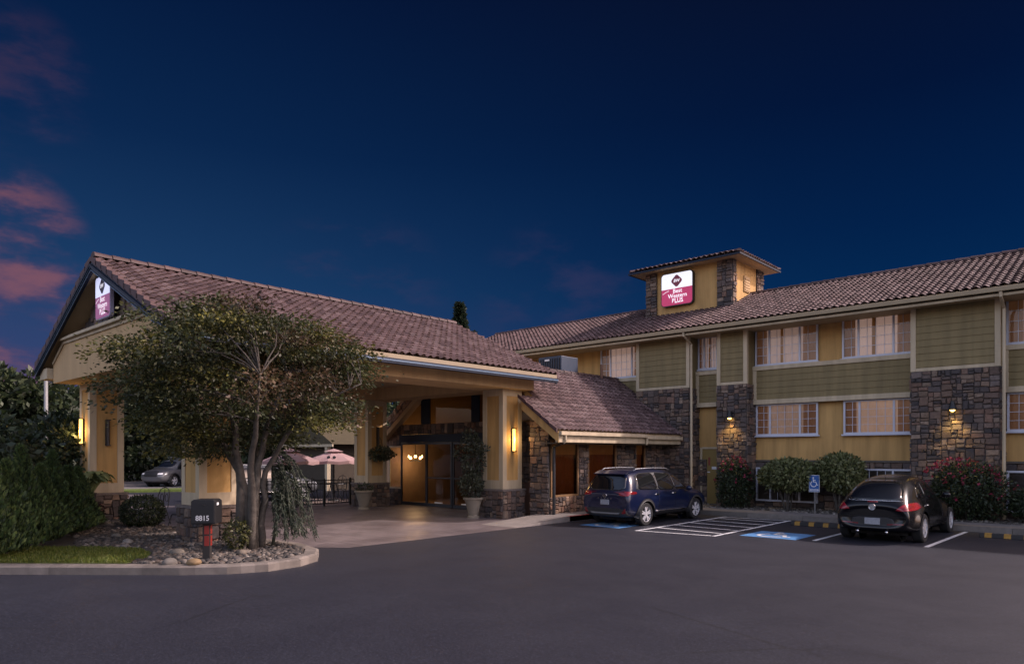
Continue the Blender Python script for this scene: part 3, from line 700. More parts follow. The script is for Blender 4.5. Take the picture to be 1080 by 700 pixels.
lt = MB(); lt.cur = (1, 1, 1); lt.tube([(LX + .16, LY0 + .02, 0), (LX + .16, LY0 + .02, 2.2), (ex - .06, LY0 - .1, 2.32)], .05, 8); lt.build('downpipe', M_PLASTIC, LW)
# entrance front
DY = 17.3
lf = MB()
stonework(lf, (-21.72, DY - .03, 2.73), VX, VZ, 5.1, .38, 111, size=(.3, .25))
stonework(lf, (-22.5, DY - .03, 0), VX, VZ, .8, .62, 112, size=(.25, .2)); stonework(lf, (-16.62, DY - .03, 0), VX, VZ, 2.4, 3.05, 113, size=(.3, .2))
stonework(lf, (-22.9, DY - .03, 2.3), VX, VZ, 1.18, .8, 114, size=(.28, .2))
ru = Vector((1, 0, .72)).normalized(); rn = Vector((-.72, 0, 1)).normalized()
stonework(lf, Vector((-22.3, DY - .05, 3.06)), ru, rn, 4.6, .42, 115, size=(.3, .2), depth=.04)
lf.build('stone_front', M_STONE, LW)
for a, b in ((-20.45, -19.95), (-17.72, -17.32)):
    lf = MB(); lf.cur = (1, 1, 1); lf.box(a, b, DY - .08, DY - .03, 3.11, 4.9); lf.build('gable_mullion', M_NAVY, LW)
gp = MB(); gp.face([(-22.2, DY, 3.1), (-14.2, DY, 3.1), (-14.2, DY, 3.3), (-15.9, DY, 4.55), (-19.9, DY, 4.65)]); gp.build('gable_glass', M_LOBGLASS, LW)
lf = MB(); lf.cur = (1, 1, 1)
lf.box(-21.72, -16.62, DY - .12, DY - .02, 2.42, 2.72)
dh = lf.build('door_header', M_NAVY, LW, bevel=.01)
XD = [-21.7, -20.15, -18.72, -17.35, -16.64]
for i in range(4):
    a, b = XD[i], XD[i + 1]; f = MB(); f.cur = (1, 1, 1); y0, y1 = DY - .06 - .03 * (i % 2), DY - .01 - .03 * (i % 2)
    f.box(a, a + .07, y0, y1, .02, 2.415); f.box(b - .07, b, y0, y1, .02, 2.415); f.box(a + .07, b - .07, y0, y1, 2.34, 2.415); f.box(a + .07, b - .07, y0, y1, .02, .14)
    if i: f.box(a + .07, b - .07, y0 + .01, y1 - .01, 1.07, 1.12)
    o = f.build('sliding_door', M_BRONZE, LW)
    g = MB(); ym = (y0 + y1) / 2; g.face([(a + .05, ym, .1), (b - .05, ym, .1), (b - .05, ym, 2.36), (a + .05, ym, 2.36)]); g.build('pane', M_GLASSD, o)
    if i in (1, 2):
        g = MB(); g.box((a + b) / 2 - .22, (a + b) / 2 + .22, y0 - .006, y0, .16, .20); g.build('door_sticker', M_WHITEP, o)
f = MB(); f.cur = (1, 1, 1); f.box(-22.45, -21.72, DY - .05, DY, .62, .68); f.box(-22.45, -22.39, DY - .05, DY, .68, 2.3); f.box(-22.39, -21.72, DY - .05, DY, 2.24, 2.3)
o = f.build('side_window', M_CREAM, LW)
g = MB(); g.face([(-22.4, DY - .02, .66), (-21.72, DY - .02, .66), (-21.72, DY - .02, 2.26), (-22.4, DY - .02, 2.26)]); g.build('pane', M_GLASSD, o)
# the room behind the glass
rm = MB(); rm.cur = (1, 1, 1)
rm.face([(-22.6, 17.35, .02), (LX - .05, 17.35, .02), (LX - .05, 23.9, .02), (-22.6, 23.9, .02)]); rm.build('lobby_floor', mat('lobby_floor_tile', (.22, .15, .10), .35, var=.15), LW)
rm = MB(); rm.cur = (1, 1, 1)
rm.face([(-22.4, 22.9, 0), (LX - .05, 22.9, 0), (LX - .05, 22.9, 3.1), (-15.7, 22.9, 4.6), (-19.6, 22.9, 4.6), (-22.4, 22.9, 2.4)]); rm.face([(-22.58, 17.35, 0), (-22.58, 22.9, 0), (-22.58, 22.9, 2.4), (-22.58, 17.35, 2.4)])
rm.box(-17.5, -16.9, 17.9, 22.8, 0, 2.6)
rm.build('lobby_inner_wall', mat('lobby_paint', (.30, .20, .13), .85, var=.15), LW)
rm = MB(); rm.cur = (1, 1, 1); rm.box(-20.9, -18.2, 21.0, 21.6, 0, 1.1); rm.box(-21.0, -18.1, 20.95, 21.7, 1.1, 1.15); rm.build('reception_counter', mat('counter_wood', (.16, .08, .04), .5), LW)
rm = MB(); rm.cur = (1, 1, 1); rm.box(-15.2, -14.7, 17.2, 20, .02, 1.05); rm.box(-14.6, -14.1, 18.7, 19.7, .02, .9); rm.build('lobby_seating', mat('brown_upholstery', (.10, .05, .035), .8), LW)

CH = empty('chandelier', (-21.96, 18.2, 1.56))
tag(CH, 'small lit chandelier glowing behind the sliding entrance doors', 'chandelier')
c = MB(); c.tube([(-21.96, 18.2, 4.7), (-21.96, 18.2, 1.81)], .012, 6)
for k in range(8):
    a = k * math.pi / 4; c.tube([(-21.96, 18.2, 1.76), (-21.96 + .2 * math.cos(a), 18.2 + .2 * math.sin(a), 1.68), (-21.96 + .27 * math.cos(a), 18.2 + .27 * math.sin(a), 1.76)], .010, 6)
c.build('arms', M_DARKMETAL, CH)
for k in range(8):
    a = k * math.pi / 4; b = MB(); b.lathe([(0.002, 0), (.025, .02), (.032, .05), (.022, .09), (.002, .13)], -21.96 + .27 * math.cos(a), 18.2 + .27 * math.sin(a), 1.76 + (.06 if k % 2 else 0), 10)
    b.build('bulb', mat('chandelier_glow', (.9, .7, .4), .5, emit=(1, .62, .26), estr=14.0, var=0), CH, smooth=True)
l = bpy.data.lights.new('chandelier_light', 'POINT'); l.energy = 40; l.color = (1, .66, .34); l.shadow_soft_size = .35
lo = bpy.data.objects.new('chandelier_light', l); C.objects.link(lo); lo.parent = CH; lo.location = (0, 0, .1)
AC = empty('air_conditioner', (-16.5, 20.6, tz))
tag(AC, 'dark blue-grey air conditioner box on the lobby roof beside the canopy ridge end', 'air conditioner')
c = MB(); c.cur = (1, 1, 1); c.box(-17.05, -15.95, 20.1, 21.1, tz + .06, tz + .66); c.build('casing', mat('slate_blue_metal', (.035, .05, .08), .5, var=.1), AC, bevel=.02)
c = MB(); c.cur = (1, 1, 1)
for k in range(9): c.box(-16.95 + k * .112, -16.92 + k * .112, 20.075, 20.1, tz + .12, tz + .58)
c.build('grille', M_DARKMETAL, AC)
c = MB(); c.cur = (1, 1, 1)
for k in (-17.0, -16.05):
    c.box(k, k + .06, 20.15, 21.05, tz - .02, tz + .06)
c.build('feet', M_DARKMETAL, AC)
c = MB(); c.box(-16.72, -16.5, 20.066, 20.074, tz + .5, tz + .56); c.build('badge', M_WHITEP, AC)

# ------------------------------------------------------------------ entrance canopy
EC = empty('entrance_canopy', (-18.5, 11.3, 0))
tag(EC, 'large gabled entrance canopy with four cream columns on stone bases and purple-brown tiled roof', 'entrance canopy')
CXM, CRZ, CEX, CEZ, CY0, CY1 = -18.5, 6.60, 4.72, 4.46, 5.5, 17.1   # ridge x, ridge z, half width, eave z
csl = (CRZ - CEZ) / CEX; cl = math.hypot(CEX, CRZ - CEZ)
cb = MB(); cb.cur = (1, 1, 1)
cb.prism([(CXM - CEX + .03, CEZ - .04), (CXM, CRZ - .04), (CXM + CEX - .03, CEZ - .04), (CXM + CEX - .03, CEZ - .16), (CXM, CRZ - .16), (CXM - CEX + .03, CEZ - .16)], 'y', CY0 + .03, CY1 - .03)
croof = cb.build('roof', M_SOFFIT, EC)
ct = MB()
tiles(ct, (CXM + CEX + .03, CY0, CEZ - .01), VY, Vector((-1, 0, csl)).normalized(), CY1 - CY0, cl, seed=61, tw=.23, row=.27, amp=.04)
ct.build('roof_tiles', M_TILE, croof, smooth=True); ct = MB()
tiles(ct, (CXM - CEX - .03, CY1, CEZ - .01), -VY, Vector((1, 0, csl)).normalized(), CY1 - CY0, cl, seed=62, n=5)
ct.build('roof_tiles', M_TILE, croof, smooth=True)
ct = MB(); ridge_caps(ct, (CXM, CY0, CRZ + .08), (CXM, CY1, CRZ + .08), .14, .40); ct.build('ridge_cap', MATS['ridge_tile'], croof)
for yy in (CY0, CY1):                                              # rake tiles and the navy trim below them
    ct = MB(); ct.cur = (1, 1, 1)
    for sg in (1, -1):
        for k in range(13):
            a, b = k * CEX / 13, (k + 1.12) * CEX / 13
            za, zb = CRZ - a * csl, CRZ - b * csl
            ct.prism([(CXM + sg * a, za + .05), (CXM + sg * b, zb + .12), (CXM + sg * b, zb - .08), (CXM + sg * a, za - .05)], 'y', yy - .055, yy + .055)
    ct.build('rake_tile', M_TILEEDGE, croof)
    ct = MB(); ct.cur = (1, 1, 1)
    for sg in (1, -1):
        for o_, d0, d1 in ((0, .05, .26), (-.045, .09, .15)):
            ct.prism([(CXM, CRZ - d0 - .03), (CXM + sg * (CEX + .02), CEZ - d0 - .03), (CXM + sg * (CEX + .02), CEZ - d1 - .03), (CXM, CRZ - d1 - .03)], 'y', yy + o_ - .03, yy + .028)
    ct.build('rake_trim', M_NAVY, croof)
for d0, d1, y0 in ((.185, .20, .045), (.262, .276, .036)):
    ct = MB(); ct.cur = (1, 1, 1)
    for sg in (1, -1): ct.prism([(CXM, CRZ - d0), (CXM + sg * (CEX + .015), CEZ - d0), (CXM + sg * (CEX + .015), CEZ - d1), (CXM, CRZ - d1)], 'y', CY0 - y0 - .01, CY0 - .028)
    ct.build('rake_highlight_strip', M_HIGHLIGHT, croof)  # thin pale strips painted as highlight lines along the dark rake
for sg in (1, -1):
    x = CXM + sg * CEX; ct = MB(); ct.cur = (1, 1, 1)
    ct.box(x - sg * .02, x + sg * .05, CY0 + .03, CY1 - .03, CEZ - .12, CEZ - .012); ct.build('eave_board', mat('eave_board_tan', (.27, .215, .14), .7), croof)
    ct = MB(); ct.cur = (1, 1, 1); ct.box(x - sg * .02, x + sg * .10, CY0 + .03, CY1 - .03, CEZ - .26, CEZ - .122); ct.build('gutter', M_NAVY, croof, bevel=.01)
    ct = MB(); ct.cur = (1, 1, 1); ct.box(x + sg * .101, x + sg * .116, CY0 + .03, CY1 - .03, CEZ - .20, CEZ - .165); ct.build('gutter_highlight_strip', M_HIGHLIGHT, croof)  # last strip is a painted highlight running along the navy gutter
# beams, ceiling and gable
BZ0, BZ1 = 3.98, 4.97
bm_ = MB(); bm_.cur = (1, 1, 1)
prof = [(-22.45, BZ0 - .04), (-14.55, BZ0 - .04), (-14.55, 4.46), (-14.75, 4.62), (-15.35, 4.9), (-15.5, BZ1), (-21.5, BZ1), (-21.65, 4.9), (-22.25, 4.62), (-22.45, 4.46)]
bm_.prism(prof, 'y', 5.70, 6.75); bm_.build('front_beam', M_TAN, EC)
bm_ = MB(); bm_.cur = (1, 1, 1); bm_.box(-15.75, -14.36, 6.76, 16.7, BZ0 + .003, 4.42); bm_.build('side_beam', M_TAN, EC)
bm_ = MB(); bm_.cur = (1, 1, 1); bm_.box(-22.64, -21.3, 6.76, 16.7, BZ0 + .003, 4.42); bm_.build('side_beam', M_TAN, EC)
bm_ = MB(); bm_.cur = (1, 1, 1); bm_.box(-21.29, -15.76, 15.75, 16.7, BZ0 + .006, 4.42); bm_.build('rear_beam', M_TAN, EC)
bm_ = MB(); bm_.cur = (1, 1, 1); bm_.box(-22.9, -14.1, 6.76, 16.9, 4.425, 4.50); bm_.build('ceiling', M_SOFFIT, EC)
bm_ = MB(); bm_.cur = (1, 1, 1); bm_.prism([(-22.9, 4.5), (-14.1, 4.5), (CXM, CRZ - .2)], 'y', 16.72, 16.85); bm_.build('rear_gable', M_TAN, EC)
sg_ = MB(); sgr = random.Random(8)                                  # rough slate slabs of the gable
zt = lambda x: CRZ - .2 - abs(x - CXM) * csl
x = -22.3
while x < -14.7:
    wd = sgr.uniform(.16, .34); z = BZ1 + .1
    top = min(zt(x), zt(x + wd))
    while z < top - .06:
        hh = min(sgr.uniform(.25, .75), top - z); q = Vector(sgr.choice(STONES)) * sgr.uniform(.8, 1.5); sg_.cur = (q[0], q[1] * 1.0, q[2])
        dd = sgr.uniform(.01, .06); sg_.box(x + .006, x + wd - .006, 5.98 - dd, 6.07, z + .006, z + hh - .006); z += hh
    x += wd
sg_.cur = (.04, .036, .035); sg_.prism([(-22.4, BZ1), (-14.6, BZ1), (CXM, CRZ - .19)], 'y', 6.03, 6.6)
sg_.build('stone_gable', M_STONE, EC)
tr = MB(); tr.cur = (1, 1, 1)
tr.box(-21.5, -15.5, 5.66, 6.3, BZ1 - .06, BZ1 + .02); tr.box(-21.42, -15.58, 5.58, 6.3, BZ1 + .02, BZ1 + .075); tr.box(-21.32, -15.68, 5.64, 6.3, BZ1 + .075, BZ1 + .13)
for sg in (1, -1): tr.prism([(CXM + sg * 3.0, BZ1 + .0), (CXM + sg * 3.9, 4.50), (CXM + sg * 3.9, 4.44), (CXM + sg * 2.95, BZ1 - .07)], 'y', 5.66, 5.695)
tr.build('moulding', M_CREAM, EC, bevel=.006)
for sg in (1, -1):
    er = MB(); er.cur = (1, 1, 1); er.box(CXM + sg * 4.02, CXM + sg * 4.68, CY0 + .06, 6.2, CEZ - .40, CEZ - .10); er.build('eave_return', M_CREAM, EC, bevel=.01)
for x, y in ((-20.2, 9.6), (-16.9, 9.6), (-20.2, 13.4), (-16.9, 13.4)):
    c = MB(); c.cur = (1, 1, 1); c.lathe([(.13, .0), (.15, .0), (.15, -.03), (.12, -.03), (.115, .0)], x, y, 4.422, 20); cl_ = c.build('ceiling_light', M_WHITEP, EC)
    c = MB(); c.lathe([(.115, -.006), (.001, -.006)], x, y, 4.422, 20); c.build('lens', mat('downlight_glow', (.9, .7, .45), .5, emit=(1, .70, .40), estr=4.0, var=0), cl_)
    l = bpy.data.lights.new('ceiling_lamp', 'SPOT'); l.energy = 75; l.color = (1, .72, .44); l.spot_size = R(150); l.spot_blend = .8; l.shadow_soft_size = .12
    lo = bpy.data.objects.new('ceiling_lamp', l); C.objects.link(lo); lo.parent = EC; lo.location = Vector((x, y, 4.37)) - EC.location
def column(x1, y0, seed):
    wd = .87; x0, y1 = x1 - wd, y0 + wd
    m = MB(); m.cur = (1, 1, 1); m.box(x0 + .02, x1 - .02, y0 + .02, y1 - .02, .9, BZ0 + .02)
    col = m.build('column', M_OCHRE, EC)
    m = MB(); m.cur = (1, 1, 1); t = .17
    for (a, b) in ((x0, x0 + t), (x1 - t, x1)):
        m.box(a, b, y0, y0 + .02, .9, BZ0); m.box(a, b, y1 - .02, y1, .9, BZ0)
    for (a, b) in ((y0 + .02, y0 + t), (y1 - t, y1 - .02)):
        m.box(x0, x0 + .02, a, b, .9, BZ0); m.box(x1 - .02, x1, a, b, .9, BZ0)
    for z0, z1 in ((.9, 1.17), (3.78, BZ0)):
        m.box(x0 + t, x1 - t, y0 + .001, y0 + .02, z0, z1); m.box(x0 + t, x1 - t, y1 - .02, y1 - .001, z0, z1)
        m.box(x0 + .001, x0 + .02, y0 + t, y1 - t, z0, z1); m.box(x1 - .02, x1 - .001, y0 + t, y1 - t, z0, z1)
    m.build('panel_trim', M_CREAM, col)
    m = MB(); e = .06
    stonework(m, (x0 - e, y0 - e, 0), VX, VZ, wd + 2 * e, .84, seed, size=(.26, .2)); stonework(m, (x1 + e, y0 - e, 0), VY, VZ, wd + 2 * e, .84, seed + 1, size=(.26, .2))
    stonework(m, (x0 - e, y1 + e, 0), -VY, VZ, wd + 2 * e, .84, seed + 2, size=(.26, .2)); stonework(m, (x1 + e, y1 + e, 0), -VX, VZ, wd + 2 * e, .84, seed + 3, size=(.26, .2))
    m.cur = (.16, .13, .115); m.box(x0 - e - .04, x1 + e + .04, y0 - e - .04, y1 + e + .04, .84, .90)
    m.build('stone_base', M_STONE, col)
CR, CLX, CN, CF = -14.68, -21.6, 6.35, 15.62
for i, (x, y) in enumerate([(CR, CN), (CR, CF), (CLX, CN), (CLX, CF)]): column(x, y, 200 + i * 10)

# ------------------------------------------------------------------ signs
def hotel_sign(name, O, wd, ht, label, dim, e1, e2):
    """Backlit sign facing -Y: white top with a diamond emblem, crimson lower part with lettering."""
    root = empty(name, O); tag(root, label, 'sign')
    cx_, y, z = O; rr = .09 * wd
    def rrect(x0, x1, z0, z1, ra, corners):
        pts = []
        for (qx, qz, a0, on) in ((x1 - ra, z1 - ra, 0, corners[0]), (x0 + ra, z1 - ra, 90, corners[1]), (x0 + ra, z0 + ra, 180, corners[2]), (x1 - ra, z0 + ra, 270, corners[3])):
            if on: pts += [(qx + ra * math.cos(R(a0 + k * 15)), qz + ra * math.sin(R(a0 + k * 15))) for k in range(7)]
            else: pts.append((qx + ra * (1 if a0 in (0, 270) else -1), qz + ra * (1 if a0 in (0, 90) else -1)))
        return pts
    c = MB(); c.prism(rrect(cx_ - wd / 2 - .03, cx_ + wd / 2 + .03, z - .03, z + ht + .03, rr * 1.2, (1, 1, 1, 1)), 'y', y + .01, y + (.17 if not dim else .09)); c.build('cabinet', M_DARKMETAL if not dim else mat('lilac_cabinet', (.35, .32, .42), .5), root)
    zc = z + ht * .52
    c = MB(); c.prism(rrect(cx_ - wd / 2, cx_ + wd / 2, zc, z + ht, rr, (1, 1, 0, 0)), 'y', y, y + .012)
    c.build('white_panel', mat('sign_white' + name, (.7, .7, .75), .4, emit=e1, estr=1.0, var=.04), root)
    c = MB(); c.prism(rrect(cx_ - wd / 2, cx_ + wd / 2, z, zc, rr, (0, 0, 1, 1)), 'y', y + .001, y + .012)
    c.build('crimson_panel', mat('sign_crimson' + name, (.38, .02, .08), .4, emit=e2, estr=1.0, var=.04), root)
    zm = z + ht * .755; q = ht * .185
    c = MB(); pts = []
    for (dx, dz, a0) in ((1, 0, -45), (0, 1, 45), (-1, 0, 135), (0, -1, 225)):
        for k in range(7): a = R(a0 + k * 15); pts.append((cx_ + dx * q * .62 + q * .38 * math.cos(a), zm + dz * q * .62 + q * .38 * math.sin(a)))
    c.prism(pts, 'y', y - .008, y + .001)
    em = c.build('emblem', mat('emblem_red' + name, (.26, .014, .045) if not dim else (.05, .03, .06), .4), root)
    c = MB(); text_mesh(c, 'BW', (cx_, y - .0085, zm - q * .22), VX, VZ, q * .72, bold=q * .012, shear=.2); c.build('emblem_letters', mat('sign_letter_white', (.8, .8, .85), .4, emit=(1, .95, 1), estr=.75), em)
    hgt = ht * .185
    for i, (t, k) in enumerate((('Best', 1.0), ('Western', 1.0), ('PLUS', .98))):
        c = MB(); text_mesh(c, t, (cx_ + wd * .03, y - .006, zc - ht * (.145 + .148 * i)), VX, VZ, hgt * k, bold=hgt * .012); c.build('lettering', MATS['sign_letter_white'], root)
    c = MB(); ribbon(c, [(-wd * .46, -ht * .14), (-wd * .36, -ht * .085), (-wd * .25, -ht * .05)], ht * .014, (cx_, y - .004, zc), VX, VZ); ribbon(c, [(-wd * .06, -ht * .455), (wd * .22, -ht * .44)], ht * .012, (cx_, y - .004, zc), VX, VZ); c.build('swoosh', MATS['sign_letter_white'], root)
    return root
hotel_sign('tower_sign', (-14.05, TY0 - .19, 7.96), 1.36, 1.27, 'white and crimson lit sign with red diamond emblem on the roof tower', False, (.70, .70, .76), (.30, .018, .075))
hotel_sign('gable_sign', (-18.42, 5.68, 5.24), .96, .98, 'lilac lit sign with dark diamond emblem on the stone gable of the canopy', True, (.52, .54, .80), (.15, .075, .17))

# ------------------------------------------------------------------ lamps
M_LAMPGLOW = mat('sconce_glow', (.9, .6, .2), .5, emit=(1.0, .54, .13), estr=3.0, var=0)
def sconce(name, O, N, lit, label, group=None):
    root = empty(name, O); tag(root, label, 'wall lamp', group); O = Vector(O); U = VZ.cross(N)
    c = MB(); c.cur = (1, 1, 1); c.frame_box(O, U, VZ, N, -.055, .055, -.36, .36, 0, .03); c.frame_box(O, U, VZ, N, -.06, .06, .34, .37, .03, .12); c.frame_box(O, U, VZ, N, -.06, .06, -.37, -.34, .03, .12)
    c.build('back_plate', M_DARKMETAL, root)
    c = MB(); vs = []
    for z in (-.34, .34): vs += [O + U * (.036 * math.cos(t)) + N * (.03 + .075 * math.sin(t)) + VZ * z for t in [math.pi * k / 8 for k in range(9)]]
    c.mesh(vs, [(k, k + 1, 10 + k, 9 + k) for k in range(8)])
    c.build('diffuser', M_LAMPGLOW if lit else mat('unlit_diffuser', (.05, .04, .035), .4), root, smooth=True)
    if lit:
        l = bpy.data.lights.new('sconce_light', 'POINT'); l.energy = 14; l.color = (1, .62, .25); l.shadow_soft_size = .06
        lo = bpy.data.objects.new('sconce_light', l); C.objects.link(lo); lo.parent = root; lo.location = N * .20
sconce('wall_sconce', (CR, CF + .44, 2.42), VX, True, 'long glowing half-round sconce on the right canopy column nearest the lobby windows')
sconce('wall_sconce', (CLX - .55, CN, 2.62), -VY, True, 'long glowing half-round sconce on the far left canopy column above the hedge')
sconce('wall_sconce', (CLX, CN + .44, 2.58), VX, False, 'unlit dark sconce on the inner side of the far left canopy column')
sconce('wall_sconce', (CLX, CF + .44, 2.62), VX, False, 'unlit dark sconce on the canopy column above the hanging basket')
def downlight(O, label):
    root = empty('wall_downlight', O); tag(root, label, 'wall lamp', 'cone downlights on the stone piers'); O = Vector(O)
    c = MB(); c.cur = (1, 1, 1); c.box(O.x - .05, O.x + .05, O.y - .06, O.y + .03, O.z + .02, O.z + .12); c.lathe([(.0, .16), (.05, .15), (.06, .08), (.10, -.04), (.11, -.10), (.10, -.10), (.055, .06)], O.x, O.y - .13, O.z, 16)
    c.build('shade', M_DARKMETAL, root, smooth=False)
    c = MB(); c.lathe([(.001, .02), (.05, .0), (.075, -.07), (.055, -.13), (.001, -.15)], O.x, O.y - .13, O.z, 12); c.build('bulb', mat('bulb_glow', (.9, .7, .3), .5, emit=(1, .62, .13), estr=9, var=0), root, smooth=True)
    l = bpy.data.lights.new('pier_light', 'SPOT'); l.energy = 85; l.color = (1, .66, .2); l.spot_size = R(105); l.spot_blend = .9; l.shadow_soft_size = .05
    lo = bpy.data.objects.new('pier_light', l); C.objects.link(lo); lo.parent = root; lo.location = (0, -.22, -.12)
downlight((-10.84, YP - .05, 3.33), 'lit cone downlight on the narrow stone pier beside the olive door')
downlight((-4.17, YP - .05, 3.33), 'lit cone downlight on the wide stone pier behind the black car')
# ------------------------------------------------------------------ plants
def leaf_mesh(name, P, D, size, cols, m, parent, aspect=.5, seed=0, flat=.0, fold=.25):
    """One leaf-shaped pair of faces at each point P, along direction D."""
    rg = np.random.default_rng(seed); n = len(P)
    P = np.asarray(P, float); D = np.asarray(D, float); D /= np.linalg.norm(D, axis=1, keepdims=True) + 1e-9
    rnd = rg.normal(size=(n, 3)); rnd[:, 2] += flat * 3
    Wd = np.cross(D, rnd); Wd /= np.linalg.norm(Wd, axis=1, keepdims=True) + 1e-9
    Nn = np.cross(D, Wd)
    s = np.asarray(size, float) * np.ones(n); s = (s * rg.uniform(.5, 1.5, n))[:, None]
    a = P; b = P + D * s * .5 + Wd * s * aspect * .5 + Nn * s * fold * .3; c = P + D * s; e = P + D * s * .5 - Wd * s * aspect * .5 + Nn * s * fold * .3
    off = np.array(offset_of(parent))
    V = np.stack([a, b, c, e], 1).reshape(-1, 3) - off
    i = np.arange(n) * 4
    me = bpy.data.meshes.new(name)
    me.vertices.add(4 * n); me.vertices.foreach_set('co', V.astype(np.float32).ravel())
    me.loops.add(4 * n); me.loops.foreach_set('vertex_index', np.stack([i, i + 1, i + 2, i + 3], 1).astype(np.int32).ravel())
    me.polygons.add(n); me.polygons.foreach_set('loop_start', (i).astype(np.int32))
    me.update(calc_edges=True)
    cc = np.ones((n, 4, 4), np.float32); cc[:, :, :3] = np.asarray(cols, np.float32)[:, None, :]
    me.color_attributes.new('Col', 'FLOAT_COLOR', 'CORNER').data.foreach_set('color', cc.ravel())
    me.materials.append(m)
    o = bpy.data.objects.new(name, me); C.objects.link(o); o.parent = parent
    return o
def pick_cols(rg, n, pal, wts=None, jit=.25):
    pal = np.array(pal); k = rg.choice(len(pal), n, p=wts); return pal[k] * rg.uniform(1 - jit, 1 + jit, (n, 1))
def blob_points(rg, n, c, r, shell=.55, bumps=6, amp=.22):
    """Points in an uneven ellipsoid, thicker near its surface."""
    d_ = rg.normal(size=(n, 3)); d_ /= np.linalg.norm(d_, axis=1, keepdims=True)
    b = rg.normal(size=(bumps, 3)); b /= np.linalg.norm(b, axis=1, keepdims=True); h = rg.uniform(-amp, amp, bumps)
    k = 1 + (np.exp(-((1 - d_ @ b.T) / .25)) * h).sum(1)
    rr = (shell + (1 - shell) * rg.uniform(0, 1, n) ** .6) * k
    return np.array(c) + d_ * rr[:, None] * np.array(r), d_
GREEN = [(.045, .068, .018), (.060, .082, .022), (.034, .052, .018), (.085, .098, .026)]
LTGREEN = [(.11, .13, .045), (.15, .165, .065), (.065, .08, .028), (.20, .21, .095)]
DKGREEN = [(.022, .036, .016), (.030, .048, .018), (.016, .026, .013), (.042, .058, .022)]

def bush(name, base, c, r, n, size, pal, label, cat, seed, flowers=0, stems=4, group=None, fcol=((.24, .015, .05), (.15, .01, .035), (.36, .05, .10)), shell=.5, amp=.22):
    root = empty(name, base); tag(root, label, cat, group); rg = np.random.default_rng(seed)
    P, D = blob_points(rg, n, c, r, shell, 9, amp); D = D + rg.normal(size=D.shape) * .8
    leaf_mesh('foliage', P, D, size, pick_cols(rg, n, pal), M_LEAF, root, .55, seed)
    mb = MB(); b = Vector(base)
    for k in range(stems):
        a = rg.uniform(0, 6.28); e = Vector(c) + Vector((math.cos(a) * r[0] * .5, math.sin(a) * r[1] * .5, rg.uniform(-.2, .3) * r[2])); s_ = b + Vector((math.cos(a) * .08, math.sin(a) * .08, 0))
        mid = s_.lerp(e, .5) + Vector((rg.uniform(-.08, .08), rg.uniform(-.08, .08), .05)); mb.tube([s_, mid, e], [.028, .022, .008], 6)
        for q in range(3):
            e2 = mid.lerp(e, rg.uniform(.1, .9)) + Vector(rg.uniform(-.4, .4, 3)) * r[0]; mb.tube([mid.lerp(e, .2 * q), e2], [.012, .004], 5)
    mb.build('stem', M_BARK, root)
    if flowers:
        P, D = blob_points(rg, flowers, c, np.array(r) * 1.04, .9, 9, amp); keep = rg.uniform(0, 1, flowers) < np.clip(.25 + .9 * (P[:, 2] - c[2]) / r[2], .06, 1)
        P = P[keep]; Q = np.repeat(P, 7, 0) + rg.normal(size=(len(P) * 7, 3)) * .022
        leaf_mesh('blossom', Q, rg.normal(size=Q.shape), .055, pick_cols(rg, len(Q), fcol), M_LEAF, root, .9, seed + 1)
    return root

# --- the tree on the island
TB = Vector((-12.98, 6.62, .14))
tree = empty('island_tree', TB); tag(tree, 'multi-stemmed leafy tree with spreading olive-green crown on the stone-covered island', 'tree')
rt = random.Random(12); rg = np.random.default_rng(12)
tk = MB(); limbs = []
RGT = -LFT
def W(side, dep, z): return TB + RGT * side + FWD * dep + VZ * z
for (s0, d0, r0, pts) in [(-.16, .0, .115, [(-.20, 0, .7), (-.24, .1, 1.5), (-.75, .2, 2.2), (-1.5, .3, 2.9), (-2.2, .3, 3.3)]),
                      (-.04, .1, .105, [(-.10, .1, .8), (-.22, 0, 1.6), (-.30, -.2, 2.6), (-.9, -.4, 3.6), (-1.3, -.4, 4.5)]),
                      (.08, -.05, .095, [(.09, -.05, .8), (.12, .1, 1.6), (.25, .3, 2.5), (.5, .6, 3.5), (.3, .9, 4.4)]),
                      (.20, .08, .078, [(.20, .1, .7), (.24, .1, 1.5), (.75, 0, 2.3), (1.5, -.2, 2.9), (2.2, -.2, 3.2)]),
                      (.02, .18, .10, [(.0, .3, .8), (-.1, .6, 1.8), (-.5, 1.2, 2.7), (-.8, 1.7, 3.4)]),
                      (.08, -.15, .09, [(.1, -.3, .9), (.3, -.7, 1.9), (.6, -1.3, 2.7), (.8, -1.7, 3.2)])]:
    P = [W(s0, d0, 0)] + [W(*p) for p in pts]; Q = []
    for i in range(len(P) - 1):
        for t in (0, .33, .66): Q.append(P[i].lerp(P[i + 1], t) + Vector((rt.uniform(-.03, .03), rt.uniform(-.03, .03), 0)))
    Q.append(P[-1]); n = len(Q)
    tk.tube(Q, [max(.012, r0 * (1 - i / n) ** .75) for i in range(n)], 9)
    limbs += [(q, r0 * (1 - i / n) ** .75) for i, q in enumerate(Q) if i >= 5]
ctr = W(-.16, 0, 3.50); clus = []
while len(clus) < 185:
    v = rg.normal(size=3); v /= np.linalg.norm(v); rr = rg.uniform(.25, 1) ** .45
    s_, dp, z = v[0] * rr * 2.30, v[1] * rr * 2.1, v[2] * rr * (1.72 if v[2] > 0 else 2.0)
    if z < -1.2 and abs(s_) < .3: continue
    if z > 1.42 - .34 * max(0, s_ + .3): continue                      # the crown is lower on the right
    if s_ < -1.9 and z > .7: continue
    z -= (.10 if s_ < 0 else .03) * (s_ * .6) ** 2 - .05
    if z < (-1.05 if s_ > .7 else -1.95 if s_ > -1.5 else -1.5): continue
    clus.append((ctr + RGT * s_ + FWD * dp + VZ * z, s_))
LP, LD, LC = [], [], []
